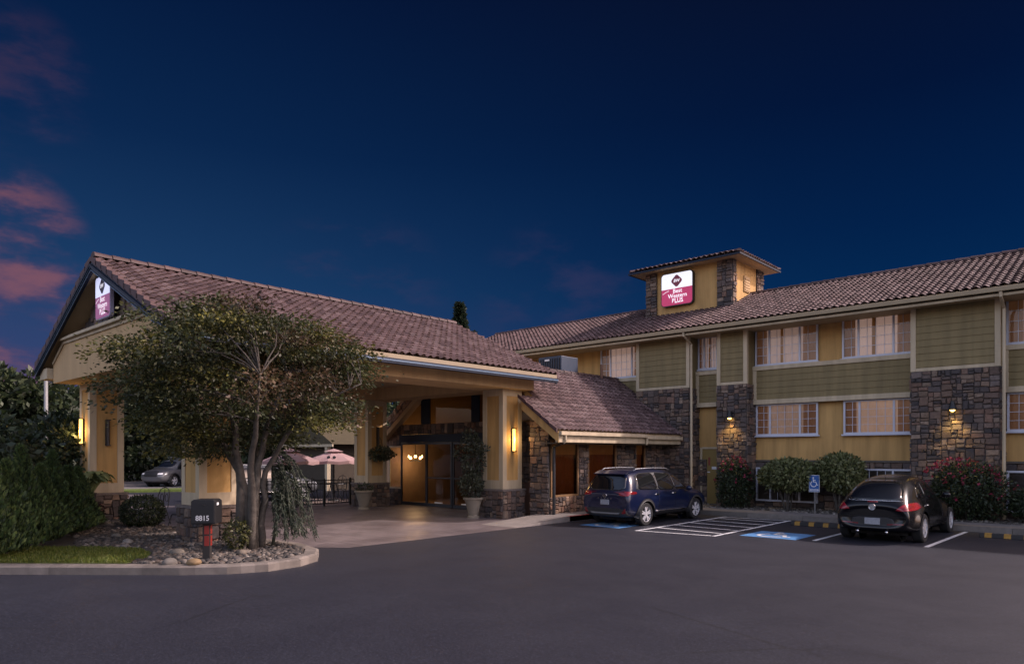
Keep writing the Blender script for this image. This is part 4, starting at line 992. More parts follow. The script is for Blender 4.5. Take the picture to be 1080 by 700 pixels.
for c, s_ in clus:
    best = min(limbs, key=lambda q: (q[0] - c).length + (.4 if q[0].z > c.z + .2 else 0)); a = best[0]
    m1_ = a.lerp(c, .5) + Vector((rt.uniform(-.12, .12), rt.uniform(-.12, .12), rt.uniform(.0, .18)))
    tk.tube([a, a.lerp(m1_, .5) + Vector((0, 0, .03)), m1_, m1_.lerp(c, .6), c], [min(best[1] * .6, .022), .016, .011, .007, .003], 5, cap=False)
    nl = rt.randint(210, 400); out_ = Vector((c.x - ctr.x, c.y - ctr.y, 0)).normalized()
    q = rg.normal(size=(nl, 3)) * np.array([.25, .25, .085]); pos = np.array(c) + q; pos[:, 2] -= .18 * (q[:, 0] ** 2 + q[:, 1] ** 2) ** .5
    dr = q * .8 + np.array(out_) * .25 + rg.normal(size=q.shape) * .22; dr[:, 2] -= .12
    tone = rt.uniform(.5, 1.05)
    if s_ > .6 and rt.random() < .35: pal = [(.105, .062, .035), (.085, .07, .028), (.12, .075, .04)]
    elif rt.random() < .16: pal = [(.17, .155, .03), (.135, .13, .028)]
    else: pal = [(.046, .058, .017), (.058, .068, .020), (.034, .044, .014), (.075, .075, .022)]
    LP.append(pos); LD.append(dr); LC.append(pick_cols(rg, nl, pal) * tone)
tk.build('trunk', M_BARK, tree, smooth=True)
LP, LD, LC = np.vstack(LP), np.vstack(LD), np.vstack(LC)
leaf_mesh('crown', LP, LD, .070, LC, M_LEAF, tree, .55, 3, flat=.35)

# --- weeping conifer against the trunk
wc_b = W(.34, .25, 0)
wc = empty('weeping_conifer', wc_b); tag(wc, 'grey-green weeping conifer draping to the ground at the foot of the island tree', 'conifer')
tk = MB(); NP, ND = [], []
top = wc_b + Vector((0, 0, 2.0))
tk.tube([wc_b, wc_b + Vector((.10, .06, .7)), wc_b + Vector((-.08, .04, 1.4)), top], [.035, .03, .025, .012], 8)
for k in range(46):
    a = rt.uniform(-1.1, 1.3); z0 = rt.uniform(.7, 1.95); ln = rt.uniform(.2, .85) * (1.1 if math.cos(a) > 0 else .7)
    o = RGT * math.cos(a) + FWD * -math.sin(a) * .8; p = wc_b + Vector((0, 0, z0)); pts = []
    for i in range(9):
        t = i / 8; z = z0 + .18 * math.sin(t * 2) - (z0 + rt.uniform(-.02, .05)) * t ** 1.9 * rt.uniform(.8, 1.0)
        pts.append(wc_b + o * ln * (t ** .75) + Vector((rt.uniform(-.02, .02), rt.uniform(-.02, .02), max(.06, z))))
    tk.tube(pts, [.012 * (1 - i / 10) + .002 for i in range(9)], 5, cap=False)
    for i in range(1, 8):
        for q in range(17):
            b = pts[i].lerp(pts[i + 1], rt.random()); NP.append(b); t_ = (pts[i + 1] - pts[i]).normalized(); ND.append(t_ + Vector((rt.gauss(0, .55), rt.gauss(0, .55), rt.gauss(0, .4))))
tk.build('branches', mat('conifer_twig', (.05, .055, .04), .9, var=.3, vscale=9), wc, smooth=True)
leaf_mesh('needles', NP, ND, .075, pick_cols(rg, len(NP), [(.030, .044, .026), (.022, .032, .02), (.05, .064, .038)]), M_NEEDLE, wc, .22, 4)

# --- arborvitae hedge
def arbor(base, h, r, seed, label):
    root = empty('arborvitae', base); tag(root, label, 'hedge shrub', 'arborvitae hedge beside the lawn'); rg_ = np.random.default_rng(seed); n = 11000
    t = rg_.uniform(0, 1, n) ** .8; a = rg_.uniform(0, 6.283, n)
    prof = (np.clip(t / .10, 0, 1) ** .5) * (1 - t) ** 1.0 * 1.38
    lob = 1 + .16 * np.sin(a * 5 + t * 9 + seed) + .10 * np.sin(a * 9 - t * 23)
    rr = r * prof * lob * rg_.uniform(.55, 1.02, n) ** .5
    P = np.stack([base[0] + rr * np.cos(a), base[1] + rr * np.sin(a), base[2] + .05 + t * h], 1)
    D = np.stack([np.cos(a) * .38, np.sin(a) * .38, np.ones(n) * 1.0], 1) + rg_.normal(size=(n, 3)) * .28
    leaf_mesh('foliage', P, D, .095, pick_cols(rg_, n, [(.036, .066, .018), (.050, .088, .022), (.018, .034, .012), (.075, .108, .028)]), M_NEEDLE, root, .42, seed)
    m = MB(); m.tube([base, (base[0], base[1], base[2] + h * .8)], [.06, .015], 6); m.build('trunk', M_BARK, root)
hed = ['nearest and tallest arborvitae of the hedge, cut by the left edge', 'second arborvitae of the hedge from the left edge', 'third arborvitae of the hedge from the left edge', 'fourth arborvitae of the hedge, in its middle', 'fifth arborvitae of the hedge from the left edge', 'sixth arborvitae of the hedge, before the last one', 'last and smallest arborvitae, at the hedge end beside the rounded shrub']
for k in range(7):
    t = k / 6; arbor((-15.0 - 3.9 * t + (.2 if k % 2 else 0), 2.75 + 2.55 * t, .14), (1.95, 1.62, 1.90, 1.52, 1.80, 1.45, 1.40)[k], .40, 20 + k, hed[k])

# --- low planting on the island
bush('clipped_shrub', (-18.9, 6.75, .14), (-18.95, 6.75, .50), (.52, .52, .42), 5200, .055, DKGREEN, 'low clipped round green shrub behind the pale stones', 'shrub', 51, shell=.7, amp=.08)
hl = empty('hosta', (-20.3, 6.0, .14)); tag(hl, 'plant with broad arching pale green leaves between the hedge end and far left column', 'plant')
m = MB(); rh = random.Random(4)
for k in range(46):
    a = rh.uniform(0, 6.28); ln = rh.uniform(.35, .72); rise = rh.uniform(.6, 1.0); b = Vector((-20.3, 6.0, .95)); wd = rh.uniform(.07, .12); q = rh.uniform(.7, 1.3); m.cur = (.20 * q, .24 * q, .10 * q)
    o = Vector((math.cos(a), math.sin(a), 0)); s_ = Vector((-o.y, o.x, 0)); L_, R_ = [], []
    for i in range(7):
        t = i / 6; p = b + o * ln * t + VZ * (rise * 1.9 * t - 1.5 * rise * t * t); ww = wd * math.sin(math.pi * (.12 + .88 * t)) ; L_.append(p + s_ * ww); R_.append(p - s_ * ww + VZ * .01)
    m.mesh(L_ + R_, [(i, i + 1, 8 + i, 7 + i) for i in range(6)])
m.build('leaves', M_LEAF, hl)
m = MB(); 
for k in range(14):
    a = k * .45; m.tube([(-20.3, 6.0, .14), (-20.3 + .12 * math.cos(a), 6.0 + .12 * math.sin(a), .98)], .012, 5)
m.build('stem', M_BARK, hl)
bush('red_leaf_shrub', (-20.15, 5.85, .14), (-20.15, 5.85, .46), (.36, .36, .34), 1800, .08, [(.06, .018, .018), (.045, .02, .016), (.03, .025, .014)], 'small dark red-leaved shrub in front of the pale-leaved plant', 'shrub', 52)
for k, (x, y, z, r, lb) in enumerate([(-20.0, 3.6, 1.5, (1.6, 1.3, 1.5), 'tall loose dark shrub rising behind the left end of the hedge'), (-23.4, 6.2, 1.75, (1.3, 1.1, 1.5), 'dark leafy shrub behind the hedge, next to the glowing sconce'), (-26, 3.2, 2.0, (2.4, 2, 2.1), 'broad dark shrub at the left edge behind the hedge')]):
    bush('tall_shrub', (x, y, .0), (x, y, z), r, 5200, .15, DKGREEN, lb, 'shrub', 60 + k, stems=5)
for k in range(5):                                                    # tufts round the trunk foot
    pass
bush('trunk_foot_shrub', W(-.1, -.35, 0), W(-.12, -.36, .34), (.30, .24, .30), 800, .055, [(.075, .075, .018), (.05, .055, .016), (.035, .04, .014)], 'low yellow-green tuft at the foot of the island tree beside the mailbox', 'shrub', 71)

# lawn blades
def inside(p, poly):
    r_ = False; j = len(poly) - 1
    for i in range(len(poly)):
        if (poly[i][1] > p[1]) != (poly[j][1] > p[1]) and p[0] < (poly[j][0] - poly[i][0]) * (p[1] - poly[i][1]) / (poly[j][1] - poly[i][1]) + poly[i][0]: r_ = not r_
        j = i
    return r_
pts = []
while len(pts) < 26000:
    p = (rg.uniform(-18, -12.7), rg.uniform(1, 5.2))
    if inside(p, LAWN): pts.append((p[0], p[1], .15))
pts = np.array(pts); dd = rg.normal(size=pts.shape) * .35; dd[:, 2] = 1
gr = leaf_mesh('grass', pts, dd, .05, pick_cols(rg, len(pts), [(.10, .13, .014), (.075, .11, .012), (.13, .14, .025)]), M_LEAF, None, .16, 8); tag(gr, kind='stuff')

# river stones
ICO_V, ICO_F = None, None
b = bmesh.new(); bmesh.ops.create_icosphere(b, subdivisions=2, radius=1); ICO_V = np.array([v.co[:] for v in b.verts]); ICO_F = [tuple(v.index for v in f.verts) for f in b.faces]; b.free()
b = bmesh.new(); bmesh.ops.create_icosphere(b, subdivisions=1, radius=1); IC1_V = np.array([v.co[:] for v in b.verts]); IC1_F = [tuple(v.index for v in f.verts) for f in b.faces]; b.free()
RCOL = [(.075, .062, .052), (.052, .045, .04), (.105, .088, .074), (.038, .034, .032), (.16, .138, .118), (.07, .052, .04), (.028, .026, .025)]
def stone_verts(rg_, V, s, ang=True):
    k = rg_.normal(size=(5, 3)); k /= np.linalg.norm(k, axis=1, keepdims=True)
    w_ = 1 + (np.clip(V @ k.T - .3, 0, 1) * rg_.uniform(-.45, .25, 5)).sum(1)
    q = V * w_[:, None] * np.array([rg_.uniform(.8, 1.3), rg_.uniform(.6, 1.0), rg_.uniform(.42, .75)]) * s; a = rg_.uniform(0, 6.28); c_, s_ = math.cos(a), math.sin(a)
    return np.stack([q[:, 0] * c_ - q[:, 1] * s_, q[:, 0] * s_ + q[:, 1] * c_, q[:, 2]], 1)
def gravel(name, poly, excl, n, s0, s1, z, seed, pal=RCOL):
    rg_ = np.random.default_rng(seed); m = MB(); xs = [p[0] for p in poly]; ys = [p[1] for p in poly]; k = 0
    while k < n:
        p = (rg_.uniform(min(xs), max(xs)), rg_.uniform(min(ys), max(ys)))
        if not inside(p, poly) or any(inside(p, e) for e in excl): continue
        k += 1; s = rg_.uniform(s0, s1) * (1.5 if rg_.random() < .08 else 1); m.cur = tuple(np.array(pal[rg_.integers(len(pal))]) * rg_.uniform(.7, 1.25))
        v = stone_verts(rg_, IC1_V, s) + np.array([p[0], p[1], z + s * .18]); m.mesh(v, IC1_F)
    o = m.build(name, M_ROCK, smooth=True); tag(o, kind='stuff'); return o
BEDP = [(-17.2, 7.2), (-14.4, 7.36), (-13.0, 7.45), (-12.14, 7.25), (-11.65, 6.9), (-11.38, 6.48), (-11.34, 5.98), (-11.53, 5.5), (-11.98, 5.0), (-12.66, 4.4), (-13.2, 4.5), (-15.5, 4.3), (-20, 5.6), (-22.6, 7.5), (-20.5, 7.2)]
COLX = [[(-15.75, 6.2), (-14.55, 6.2), (-14.55, 7.4), (-15.75, 7.4)]]
gravel('river_stones', BEDP, [LAWN] + COLX, 7500, .026, .066, .135, 3)
gravel('bed_mulch', [(-12.2, 22.27), (3, 22.27), (3, 23.9), (-12.2, 23.9)], [(-9e3, 0), (0, 1), (1, 1)] and [[(-11.5, 23.1), (-10.2, 23.1), (-10.2, 24), (-11.5, 24)], [(-5.3, 23.1), (-3, 23.1), (-3, 24), (-5.3, 24)]], 3200, .025, .06, .14, 4, [(.09, .075, .062), (.14, .12, .10), (.05, .043, .038), (.19, .17, .15)])
rocks = [(-11.78, 5.02, .15, (.30, .20, .10), 'large buff boulder by the kerb in front of the mailbox'), (-12.15, 4.78, .15, (.16, .145, .13), 'large grey boulder by the kerb left of the buff one'), (-13.3, 5.35, .12, (.24, .21, .17), 'pale flat boulder left of the mailbox post'), (-15.6, 5.3, .13, (.30, .28, .25), 'whitish boulder at the edge of the lawn below the clipped shrub'), (-14.9, 5.0, .11, (.26, .24, .22), 'pale boulder beside the lawn, right of the whitish one'), (-11.75, 5.75, .11, (.14, .12, .11), 'dark rounded boulder right of the mailbox near the kerb'), (-12.3, 6.1, .10, (.22, .18, .14), 'tan boulder just in front of the tree trunks'), (-16.9, 5.5, .12, (.27, .24, .2), 'pale boulder nearest the end of the hedge')]
for x, y, s, c, lb in rocks:
    m = MB(); m.cur = tuple(v_ * .62 for v_ in c); m.mesh(stone_verts(rg, ICO_V, s) + np.array([x, y, .15 + s * .2]), ICO_F); o = m.build('boulder', M_ROCK, smooth=True); tag(o, lb, 'boulder', 'boulders on the island')

# --- shrubs along the hotel
bush('flowering_shrub', (-10.55, 22.85, .14), (-10.5, 22.75, .98), (.62, .55, .88), 4600, .075, DKGREEN, 'dark green shrub with crimson flowers against the narrow stone pier', 'flowering shrub', 81, flowers=150)
bush('topiary_shrub', (-8.75, 22.85, .14), (-8.75, 22.8, 1.32), (1.02, .72, .52), 6500, .10, LTGREEN, 'wide rounded topiary shrub on bare stems left of the blue access sign', 'topiary shrub', 82, stems=7, shell=.6, amp=.12)
bush('topiary_shrub', (-7.15, 22.95, .14), (-7.12, 22.9, 1.38), (.66, .6, .60), 4600, .10, LTGREEN, 'smaller rounded topiary shrub right of the blue access sign, behind the black car', 'topiary shrub', 83, stems=6, shell=.6, amp=.12)
bush('flowering_shrub', (-3.75, 22.7, .14), (-3.75, 22.6, .95), (.98, .65, .82), 6800, .075, DKGREEN, 'large shrub with pink-red flowers against the wide stone pier right of the black car', 'flowering shrub', 84, flowers=230)
bush('flowering_shrub', (-2.25, 22.85, .14), (-2.25, 22.75, .60), (.6, .5, .48), 3000, .07, DKGREEN, 'low shrub with a few pink flowers at the right edge of the picture', 'flowering shrub', 85, flowers=45)
bush('flowering_shrub', (.6, 22.85, .14), (.6, 22.75, .8), (.8, .55, .65), 3500, .07, DKGREEN, 'shrub beyond the right edge of the picture by the hotel wall', 'flowering shrub', 86, flowers=60)

# --- background trees
def forest_tree(name, base, h, r, seed, label, n=4200, ls=.42, zc=.58, pal=DKGREEN, conif=False):
    root = empty(name, base); tag(root, label, 'tree', 'dark trees beyond the canopy'); rg_ = np.random.default_rng(seed); b = Vector(base)
    P, D = [], []
    if conif:
        t = rg_.uniform(0, 1, n) ** .75; a = rg_.uniform(0, 6.28, n); lay = .72 + .28 * np.abs(np.sin(t * 38 + np.sin(a * 3)))
        rr = r * (1 - t) ** .85 * lay * rg_.uniform(.35, 1, n)
        P = np.stack([base[0] + rr * np.cos(a), base[1] + rr * np.sin(a), base[2] + h * (.12 + .88 * t) - rr * .22], 1); D = np.stack([np.cos(a), np.sin(a), -.15 + 0 * a], 1) + rg_.normal(size=(n, 3)) * .35
    else:
        k = 34; cs, _d = blob_points(rg_, k, (base[0], base[1], base[2] + h * zc), (r, r, h * (1 - zc) * .95), .35, 6, .3)
        for c in cs:
            q, dd_ = blob_points(rg_, n // k, c, np.array([.36, .36, .26]) * r * rg_.uniform(.7, 1.2), .5, 4, .3); P.append(q); D.append(dd_ + rg_.normal(size=dd_.shape) * .6)
        P, D = np.vstack(P), np.vstack(D)
    leaf_mesh('crown', P, D, ls, pick_cols(rg_, len(P), pal), M_LEAF, root, .55, seed)
    m = MB(); m.tube([b, b + Vector((.1, .05, h * .4)), b + Vector((0, 0, h * .8))], [r * .07, r * .055, r * .02], 8)
    if not conif:
        for q in range(7):
            a = q * .9; s_ = b + Vector((0, 0, h * (.25 + .06 * q))); m.tube([s_, s_ + Vector((math.cos(a) * r * .35, math.sin(a) * r * .35, h * .12)), s_ + Vector((math.cos(a) * r * .7, math.sin(a) * r * .7, h * .2))], [r * .03, r * .018, r * .006], 6)
    m.build('trunk', M_BARK, root)
def at(px, depth): d_ = FWD * depth - LFT * ((px - CX) / F_PX * depth); return d_.x, d_.y
BT = [(8, 40, 6.9, 3.2, 'dark tree at the far left edge under the pink clouds'), (55, 44, 7.0, 3.0, 'dark tree behind the thin grey pole'), (-60, 38, 8.0, 3.5, 'dark tree just beyond the left edge of the picture'), (112, 50, 7.0, 3.2, 'dark tree seen just right of the far left column'), (150, 56, 8.0, 4.2, 'dark tree between the left columns, above the parked white car'), (196, 54, 8.0, 4.0, 'dark tree behind the near right column'), (238, 48, 7.0, 3.6, 'dark tree behind the island tree trunk'), (285, 44, 6.5, 3.2, 'dark tree behind the left edge of the patio umbrellas'), (318, 47, 7.0, 3.2, 'dark tree above the left patio umbrella'), (362, 44, 6.5, 2.9, 'dark tree above the right patio umbrella, beside the column'), (395, 52, 7.5, 3.4, 'dark tree hidden for the most part by the far canopy columns')]
for k, (px, dp, h, r, lb) in enumerate(BT):
    x, y = at(px, dp); forest_tree('dark_tree', (x, y, 0), h, r, 300 + k, lb, n=7000, ls=.40, zc=.50)
for k, (px, dp) in enumerate([(95, 62), (135, 66), (170, 62), (215, 60), (260, 58), (300, 56), (345, 58)]):
    x, y = at(px, dp); bush('background_shrub', (x, y, 0), (x, y, 1.5), (3.6, 2.5, 1.9), 2600, .34, DKGREEN, 'dark undergrowth among the trees beyond the canopy', 'undergrowth', 400 + k, stems=3, group='undergrowth far behind the canopy')
x, y = at(485, 52); forest_tree('tall_conifer', (x, y, 0), 13.2, 2.1, 350, 'tall pointed conifer whose tip shows above the canopy roof', n=5200, ls=.36, conif=True, pal=[(.02, .034, .02), (.03, .045, .024)])
x, y = at(498, 55); forest_tree('tall_conifer', (x, y, 0), 11.6, 1.8, 351, 'shorter conifer tip just right of the taller one above the canopy roof', n=2600, ls=.34, conif=True, pal=[(.02, .034, .02), (.03, .045, .024)])

# --- potted plants
def urn(O, h, r, label, prof=None):
    root = empty('urn_planter', O); tag(root, label, 'planter', 'concrete urn planters at the entrance')
    m = MB(); m.cur = (1, 1, 1)
    m.lathe([(.001, 0), (r * .62, 0), (r * .62, h * .08), (r * .45, h * .14), (r * .50, h * .2), (r * .78, h * .75), (r * .86, h * .88), (r * 1.0, h * .9), (r * 1.02, h * .97), (r * .95, h), (r * .84, h), (r * .8, h * .9), (.001, h * .88)], *O, 24)
    m.build('pot', mat('cast_stone', (.21, .18, .14), .85, var=.15, bump=.3), root, smooth=False); return root
u1 = urn((-20.78, 14.85, .004), .68, .34, 'tapered concrete urn at the foot of the column with the hanging basket')
u2 = urn((-15.55, 15.2, .004), .63, .31, 'concrete urn with a tall leafy climber beside the right column')
rg2 = np.random.default_rng(77); P, D = blob_points(rg2, 260, (-20.78, 14.85, .78), (.28, .28, .16), .3); leaf_mesh('foliage', P, D + rg2.normal(size=D.shape) * .5, .09, pick_cols(rg2, len(P), DKGREEN), M_LEAF, u1, .3, 5)
P, D = [], []
for c, r, n in (((-15.6, 15.2, 1.0), (.42, .42, .35), 700), ((-15.5, 15.15, 1.7), (.36, .36, .6), 900), ((-15.6, 15.2, 2.35), (.34, .34, .4), 600), ((-15.3, 14.9, 1.15), (.38, .3, .22), 400), ((-15.15, 15.1, 2.15), (.35, .2, .12), 160), ((-16.0, 15.1, 2.0), (.3, .2, .2), 160)):
    q, dd_ = blob_points(rg2, n, c, r, .3, 8, .35); P.append(q); D.append(dd_ + rg2.normal(size=dd_.shape) * .7)
P, D = np.vstack(P), np.vstack(D); leaf_mesh('foliage', P, D, .085, pick_cols(rg2, len(P), [(.035, .045, .028), (.05, .06, .035), (.024, .03, .02)]), M_LEAF, u2, .5, 6)
m = MB(); m.tube([(-15.55, 15.2, .6), (-15.5, 15.18, 1.4), (-15.58, 15.2, 2.5)], [.03, .022, .008], 6); m.tube([(-15.55, 15.2, .6), (-15.62, 15.1, 1.3), (-15.2, 15.1, 2.1)], [.02, .015, .006], 6); m.build('stem', M_BARK, u2)
bp = Vector((CLX + .34, CF + .35, 1.95)); hbk = empty('hanging_basket', bp); tag(hbk, 'hanging basket of trailing plants on the canopy column left of the entrance doors', 'hanging basket')
m = MB(); m.cur = (1, 1, 1); m.lathe([(.001, -.16), (.12, -.14), (.21, -.02), (.23, .02)], *bp, 16); m.build('basket', M_DARKMETAL, hbk)
m = MB()
for k in range(3): a = k * 2.1; m.tube([bp + Vector((.22 * math.cos(a), .22 * math.sin(a), .02)), bp + Vector((0, 0, .55))], .006, 4)
m.tube([bp + Vector((0, 0, .55)), bp + Vector((-.1, 0, .66)), bp + Vector((-.335, 0, .62))], .012, 6); m.build('hanger', M_DARKMETAL, hbk)
P, D = blob_points(rg2, 900, (bp.x, bp.y, bp.z + .05), (.46, .46, .26), .4, 8, .4); D[:, 2] -= .4; leaf_mesh('foliage', P, D + rg2.normal(size=D.shape) * .5, .10, pick_cols(rg2, len(P), [(.05, .062, .035), (.035, .045, .025), (.075, .085, .05)]), M_LEAF, hbk, .4, 7)

# ------------------------------------------------------------------ cars
def vcoords(st, n):
    """Half profile (n points) of a station to full ring."""
    y, pts = st; return [(x, y, z) for x, z in pts]
def loft_car(stations, lev=3):
    npt = len(stations[0][1]); vs = []; fs = []
    ring = 2 * npt - 2
    for y, pts in stations:
        full = [(x, y, z) for x, z in pts] + [(-x, y, z) for x, z in pts[-2:0:-1]]
        vs += full
    for i in range(len(stations) - 1):
        for k in range(ring): fs.append((i * ring + k, i * ring + (k + 1) % ring, (i + 1) * ring + (k + 1) % ring, (i + 1) * ring + k))
    def cap(base, flip):                                            # quads across the end
        for k in range(npt - 1):
            a, b = base + k, base + k + 1; c = base + (ring - k - 1) % ring if k + 1 < npt - 1 else base + npt - 1; d_ = base + (ring - k) % ring
            f = [a, b, c, d_]; f = list(dict.fromkeys(f))
            if len(f) >= 3: fs.append(tuple(f[::-1] if flip else f))
    cap(0, False); cap((len(stations) - 1) * ring, True)
    me = bpy.data.meshes.new('cage'); me.from_pydata(vs, [], fs); me.update()
    o = bpy.data.objects.new('cage', me); C.objects.link(o)
    s = o.modifiers.new('s', 'SUBSURF'); s.levels = lev; s.render_levels = lev
    dg = bpy.context.evaluated_depsgraph_get(); dg.update()
    out_ = bpy.data.meshes.new_from_object(o.evaluated_get(dg)); bpy.data.objects.remove(o)
    b = bmesh.new(); b.from_mesh(out_); bpy.data.meshes.remove(out_)
    bmesh.ops.recalc_face_normals(b, faces=b.faces)
    return b
def fender(b, y0, z0, r_, width, amt, zmax=1.0):
    for v in b.verts:
        if abs(v.co.x) > .45 and v.co.z < zmax:
            q = math.hypot(v.co.y - y0, v.co.z - z0)
            if v.co.z > z0 - .15: v.co.x += math.copysign(amt * math.exp(-((q - r_) / width) ** 2), v.co.x)
def cut_arch(b, y0, z0, r_):
    dele = [f for f in b.faces if abs(f.calc_center_median().x) > .42 and all(math.hypot(v.co.y - y0, v.co.z - z0) < r_ for v in f.verts)]
    bmesh.ops.delete(b, geom=dele, context='FACES')
    # snap the ragged border to the circle
    for v in b.verts:
        if abs(v.co.x) > .42 and any(e.is_boundary for e in v.link_edges):
            q = math.hypot(v.co.y - y0, v.co.z - z0)
            if q < r_ * 1.25 and q > 1e-4:
                v.co.y = y0 + (v.co.y - y0) * r_ / q; v.co.z = z0 + (v.co.z - z0) * r_ / q
def bm_obj(b, name, m, parent, smooth=True):
    me = bpy.data.meshes.new(name); b.to_mesh(me); me.materials.append(m)
    if smooth: me.polygons.foreach_set('use_smooth', [True] * len(me.polygons))
    o = bpy.data.objects.new(name, me); C.objects.link(o); o.parent = parent; return o
def densify(poly, k=6):
    n = len(poly); return [(poly[i][0] + (poly[(i + 1) % n][0] - poly[i][0]) * j / k, poly[i][1] + (poly[(i + 1) % n][1] - poly[i][1]) * j / k) for i in range(n) for j in range(k)]
def roundpoly(poly, it=2, q1=.14):
    for _ in range(it):
        q = []
        for i in range(len(poly)):
            a, c = poly[i], poly[(i + 1) % len(poly)]; q += [(a[0] * (1 - q1) + c[0] * q1, a[1] * (1 - q1) + c[1] * q1), (a[0] * q1 + c[0] * (1 - q1), a[1] * q1 + c[1] * (1 - q1))]
        poly = q
    return poly
def patch_on(bvh, poly, axis, m, name, parent, off=.006, rings=9, soft=1, far=4.0):
    """Lay an outline (drawn in side or rear view) on the body as a raised patch. axis: 'x+','x-','y-','y+','z-'."""
    pl = densify(roundpoly(poly, soft) if soft else poly, 4 if soft else 12); cx_ = sum(p[0] for p in pl) / len(pl); cy_ = sum(p[1] for p in pl) / len(pl)
    def hit(a, c):
        if axis[0] == 'x': o = Vector((far if axis[1] == '+' else -far, a, c)); d_ = Vector((-1 if axis[1] == '+' else 1, 0, 0))
        elif axis[0] == 'y': o = Vector((a, -far if axis[1] == '-' else far + 5, c)); d_ = Vector((0, 1 if axis[1] == '-' else -1, 0))
        else: o = Vector((a, c, far)); d_ = Vector((0, 0, -1))
        h = bvh.ray_cast(o, d_)
        return (h[0], h[1], d_) if h[0] is not None else None
    vs, fs, n = [], [], len(pl); ok = {}
    for r_ in range(rings + 1):
        for i, (a, c) in enumerate(pl):
            t = r_ / rings; h = hit(cx_ + (a - cx_) * t, cy_ + (c - cy_) * t)
            if h is None: vs.append(None); continue
            nn = h[1] if h[1].dot(h[2]) < 0 else -h[1]
            vs.append(h[0] + nn * off)
    for i in range(n):                                              # skirt
        h = hit(*pl[i]); vs.append(None if h is None else h[0] - (h[1] if h[1].dot(h[2]) < 0 else -h[1]) * .004)
    for r_ in range(rings + 1):
        for i in range(n): fs.append((r_ * n + i, r_ * n + (i + 1) % n, (r_ + 1) * n + (i + 1) % n, (r_ + 1) * n + i))
    mp_, out_ = {}, []
    for i, v in enumerate(vs):
        if v is not None: mp_[i] = len(out_); out_.append(v)
    mb_ = MB(); mb_.mesh(out_, [tuple(mp_[j] for j in f) for f in fs if all(j in mp_ for j in f)])
    return mb_.build(name, m, parent, smooth=True, local=True)
def wheel(parent, x, y, r_, wd, spokes, sd_, dark=False):
    s = 1 if x > 0 else -1
    t = MB(); prof = [(r_ * .66, -wd / 2), (r_ * .93, -wd / 2), (r_, -wd * .36), (r_, wd * .36), (r_ * .93, wd / 2), (r_ * .66, wd / 2)]; n = 36
    vs = [(x + s * q, y + p * math.cos(2 * math.pi * k / n), r_ + p * math.sin(2 * math.pi * k / n)) for p, q in prof for k in range(n)]
    t.mesh(vs, [(i * n + k, i * n + (k + 1) % n, (i + 1) * n + (k + 1) % n, (i + 1) * n + k) for i in range(len(prof) - 1) for k in range(n)])
    o = t.build('wheel', M_TYRE, parent, local=True)
    m = MB(); fx = x + s * wd * .44
    ri = r_ * .69
    for (ra, rb_, xa, xb) in ((ri, ri * .94, fx + s * .012, fx + s * .005), (ri * .94, ri * .90, fx + s * .005, fx - s * .06)):
        vs = [(xx, y + p * math.cos(2 * math.pi * k / n), r_ + p * math.sin(2 * math.pi * k / n)) for p, xx in ((ra, xa), (rb_, xb)) for k in range(n)]
        m.mesh(vs, [(k, (k + 1) % n, n + (k + 1) % n, n + k) for k in range(n)])
    for k in range(spokes):
        a = 2 * math.pi * k / spokes + .3
        for sp in ((-.13, .13) if sd_ else (0,)):
            P = []
            for rad, hw in ((ri * .12, .028), (ri * .92, .026 if not sd_ else .020)):
                aa = a + sp * (rad / ri) * 1.6; c_ = (y + rad * math.cos(aa), r_ + rad * math.sin(aa)); tx_, tz_ = -math.sin(aa) * hw, math.cos(aa) * hw
                P += [(c_[0] + tx_, c_[1] + tz_), (c_[0] - tx_, c_[1] - tz_)]
            m.mesh([(fx, *P[0]), (fx, *P[1]), (fx + s * .004, *P[3]), (fx + s * .004, *P[2]), (fx - s * .03, *P[0]), (fx - s * .03, *P[1]), (fx - s * .03, *P[3]), (fx - s * .03, *P[2])], [(0, 1, 2, 3), (0, 4, 5, 1), (1, 5, 6, 2), (2, 6, 7, 3), (3, 7, 4, 0)])
    m.face([(fx + s * .006, y + .055 * math.cos(2 * math.pi * k / 16), r_ + .055 * math.sin(2 * math.pi * k / 16)) for k in range(16)])
    m.build('rim', M_RIM, o, local=True)
    m = MB(); m.face([(fx - s * .05, y + ri * .9 * math.cos(2 * math.pi * k / n), r_ + ri * .9 * math.sin(2 * math.pi * k / n)) for k in range(n)]); m.build('brake_disc', M_RIMDK, o, local=True)
def wheel_well(parent, hw, y, r_, zc):
    m = MB(); n = 20
    for s in (1, -1):
        vs = [(s * xx, y + r_ * math.cos(math.pi * k / n - .25 + (math.pi + .5 - math.pi) * k / n), zc + r_ * math.sin(math.pi * k / n - .25 + .5 * k / n)) for xx in (hw, .38) for k in range(n + 1)]
        m.mesh(vs, [(k, k + 1, n + 2 + k, n + 1 + k) for k in range(n)])
        m.face([(s * .40, y + r_ * math.cos(2 * math.pi * k / 24), max(.2, zc + r_ * math.sin(2 * math.pi * k / 24))) for k in range(24)])
    m.box(-.6, .6, y - r_ * .9, y + r_ * .9, .16, .3)
    m.build('wheel_well', M_RIMDK, parent, local=True)
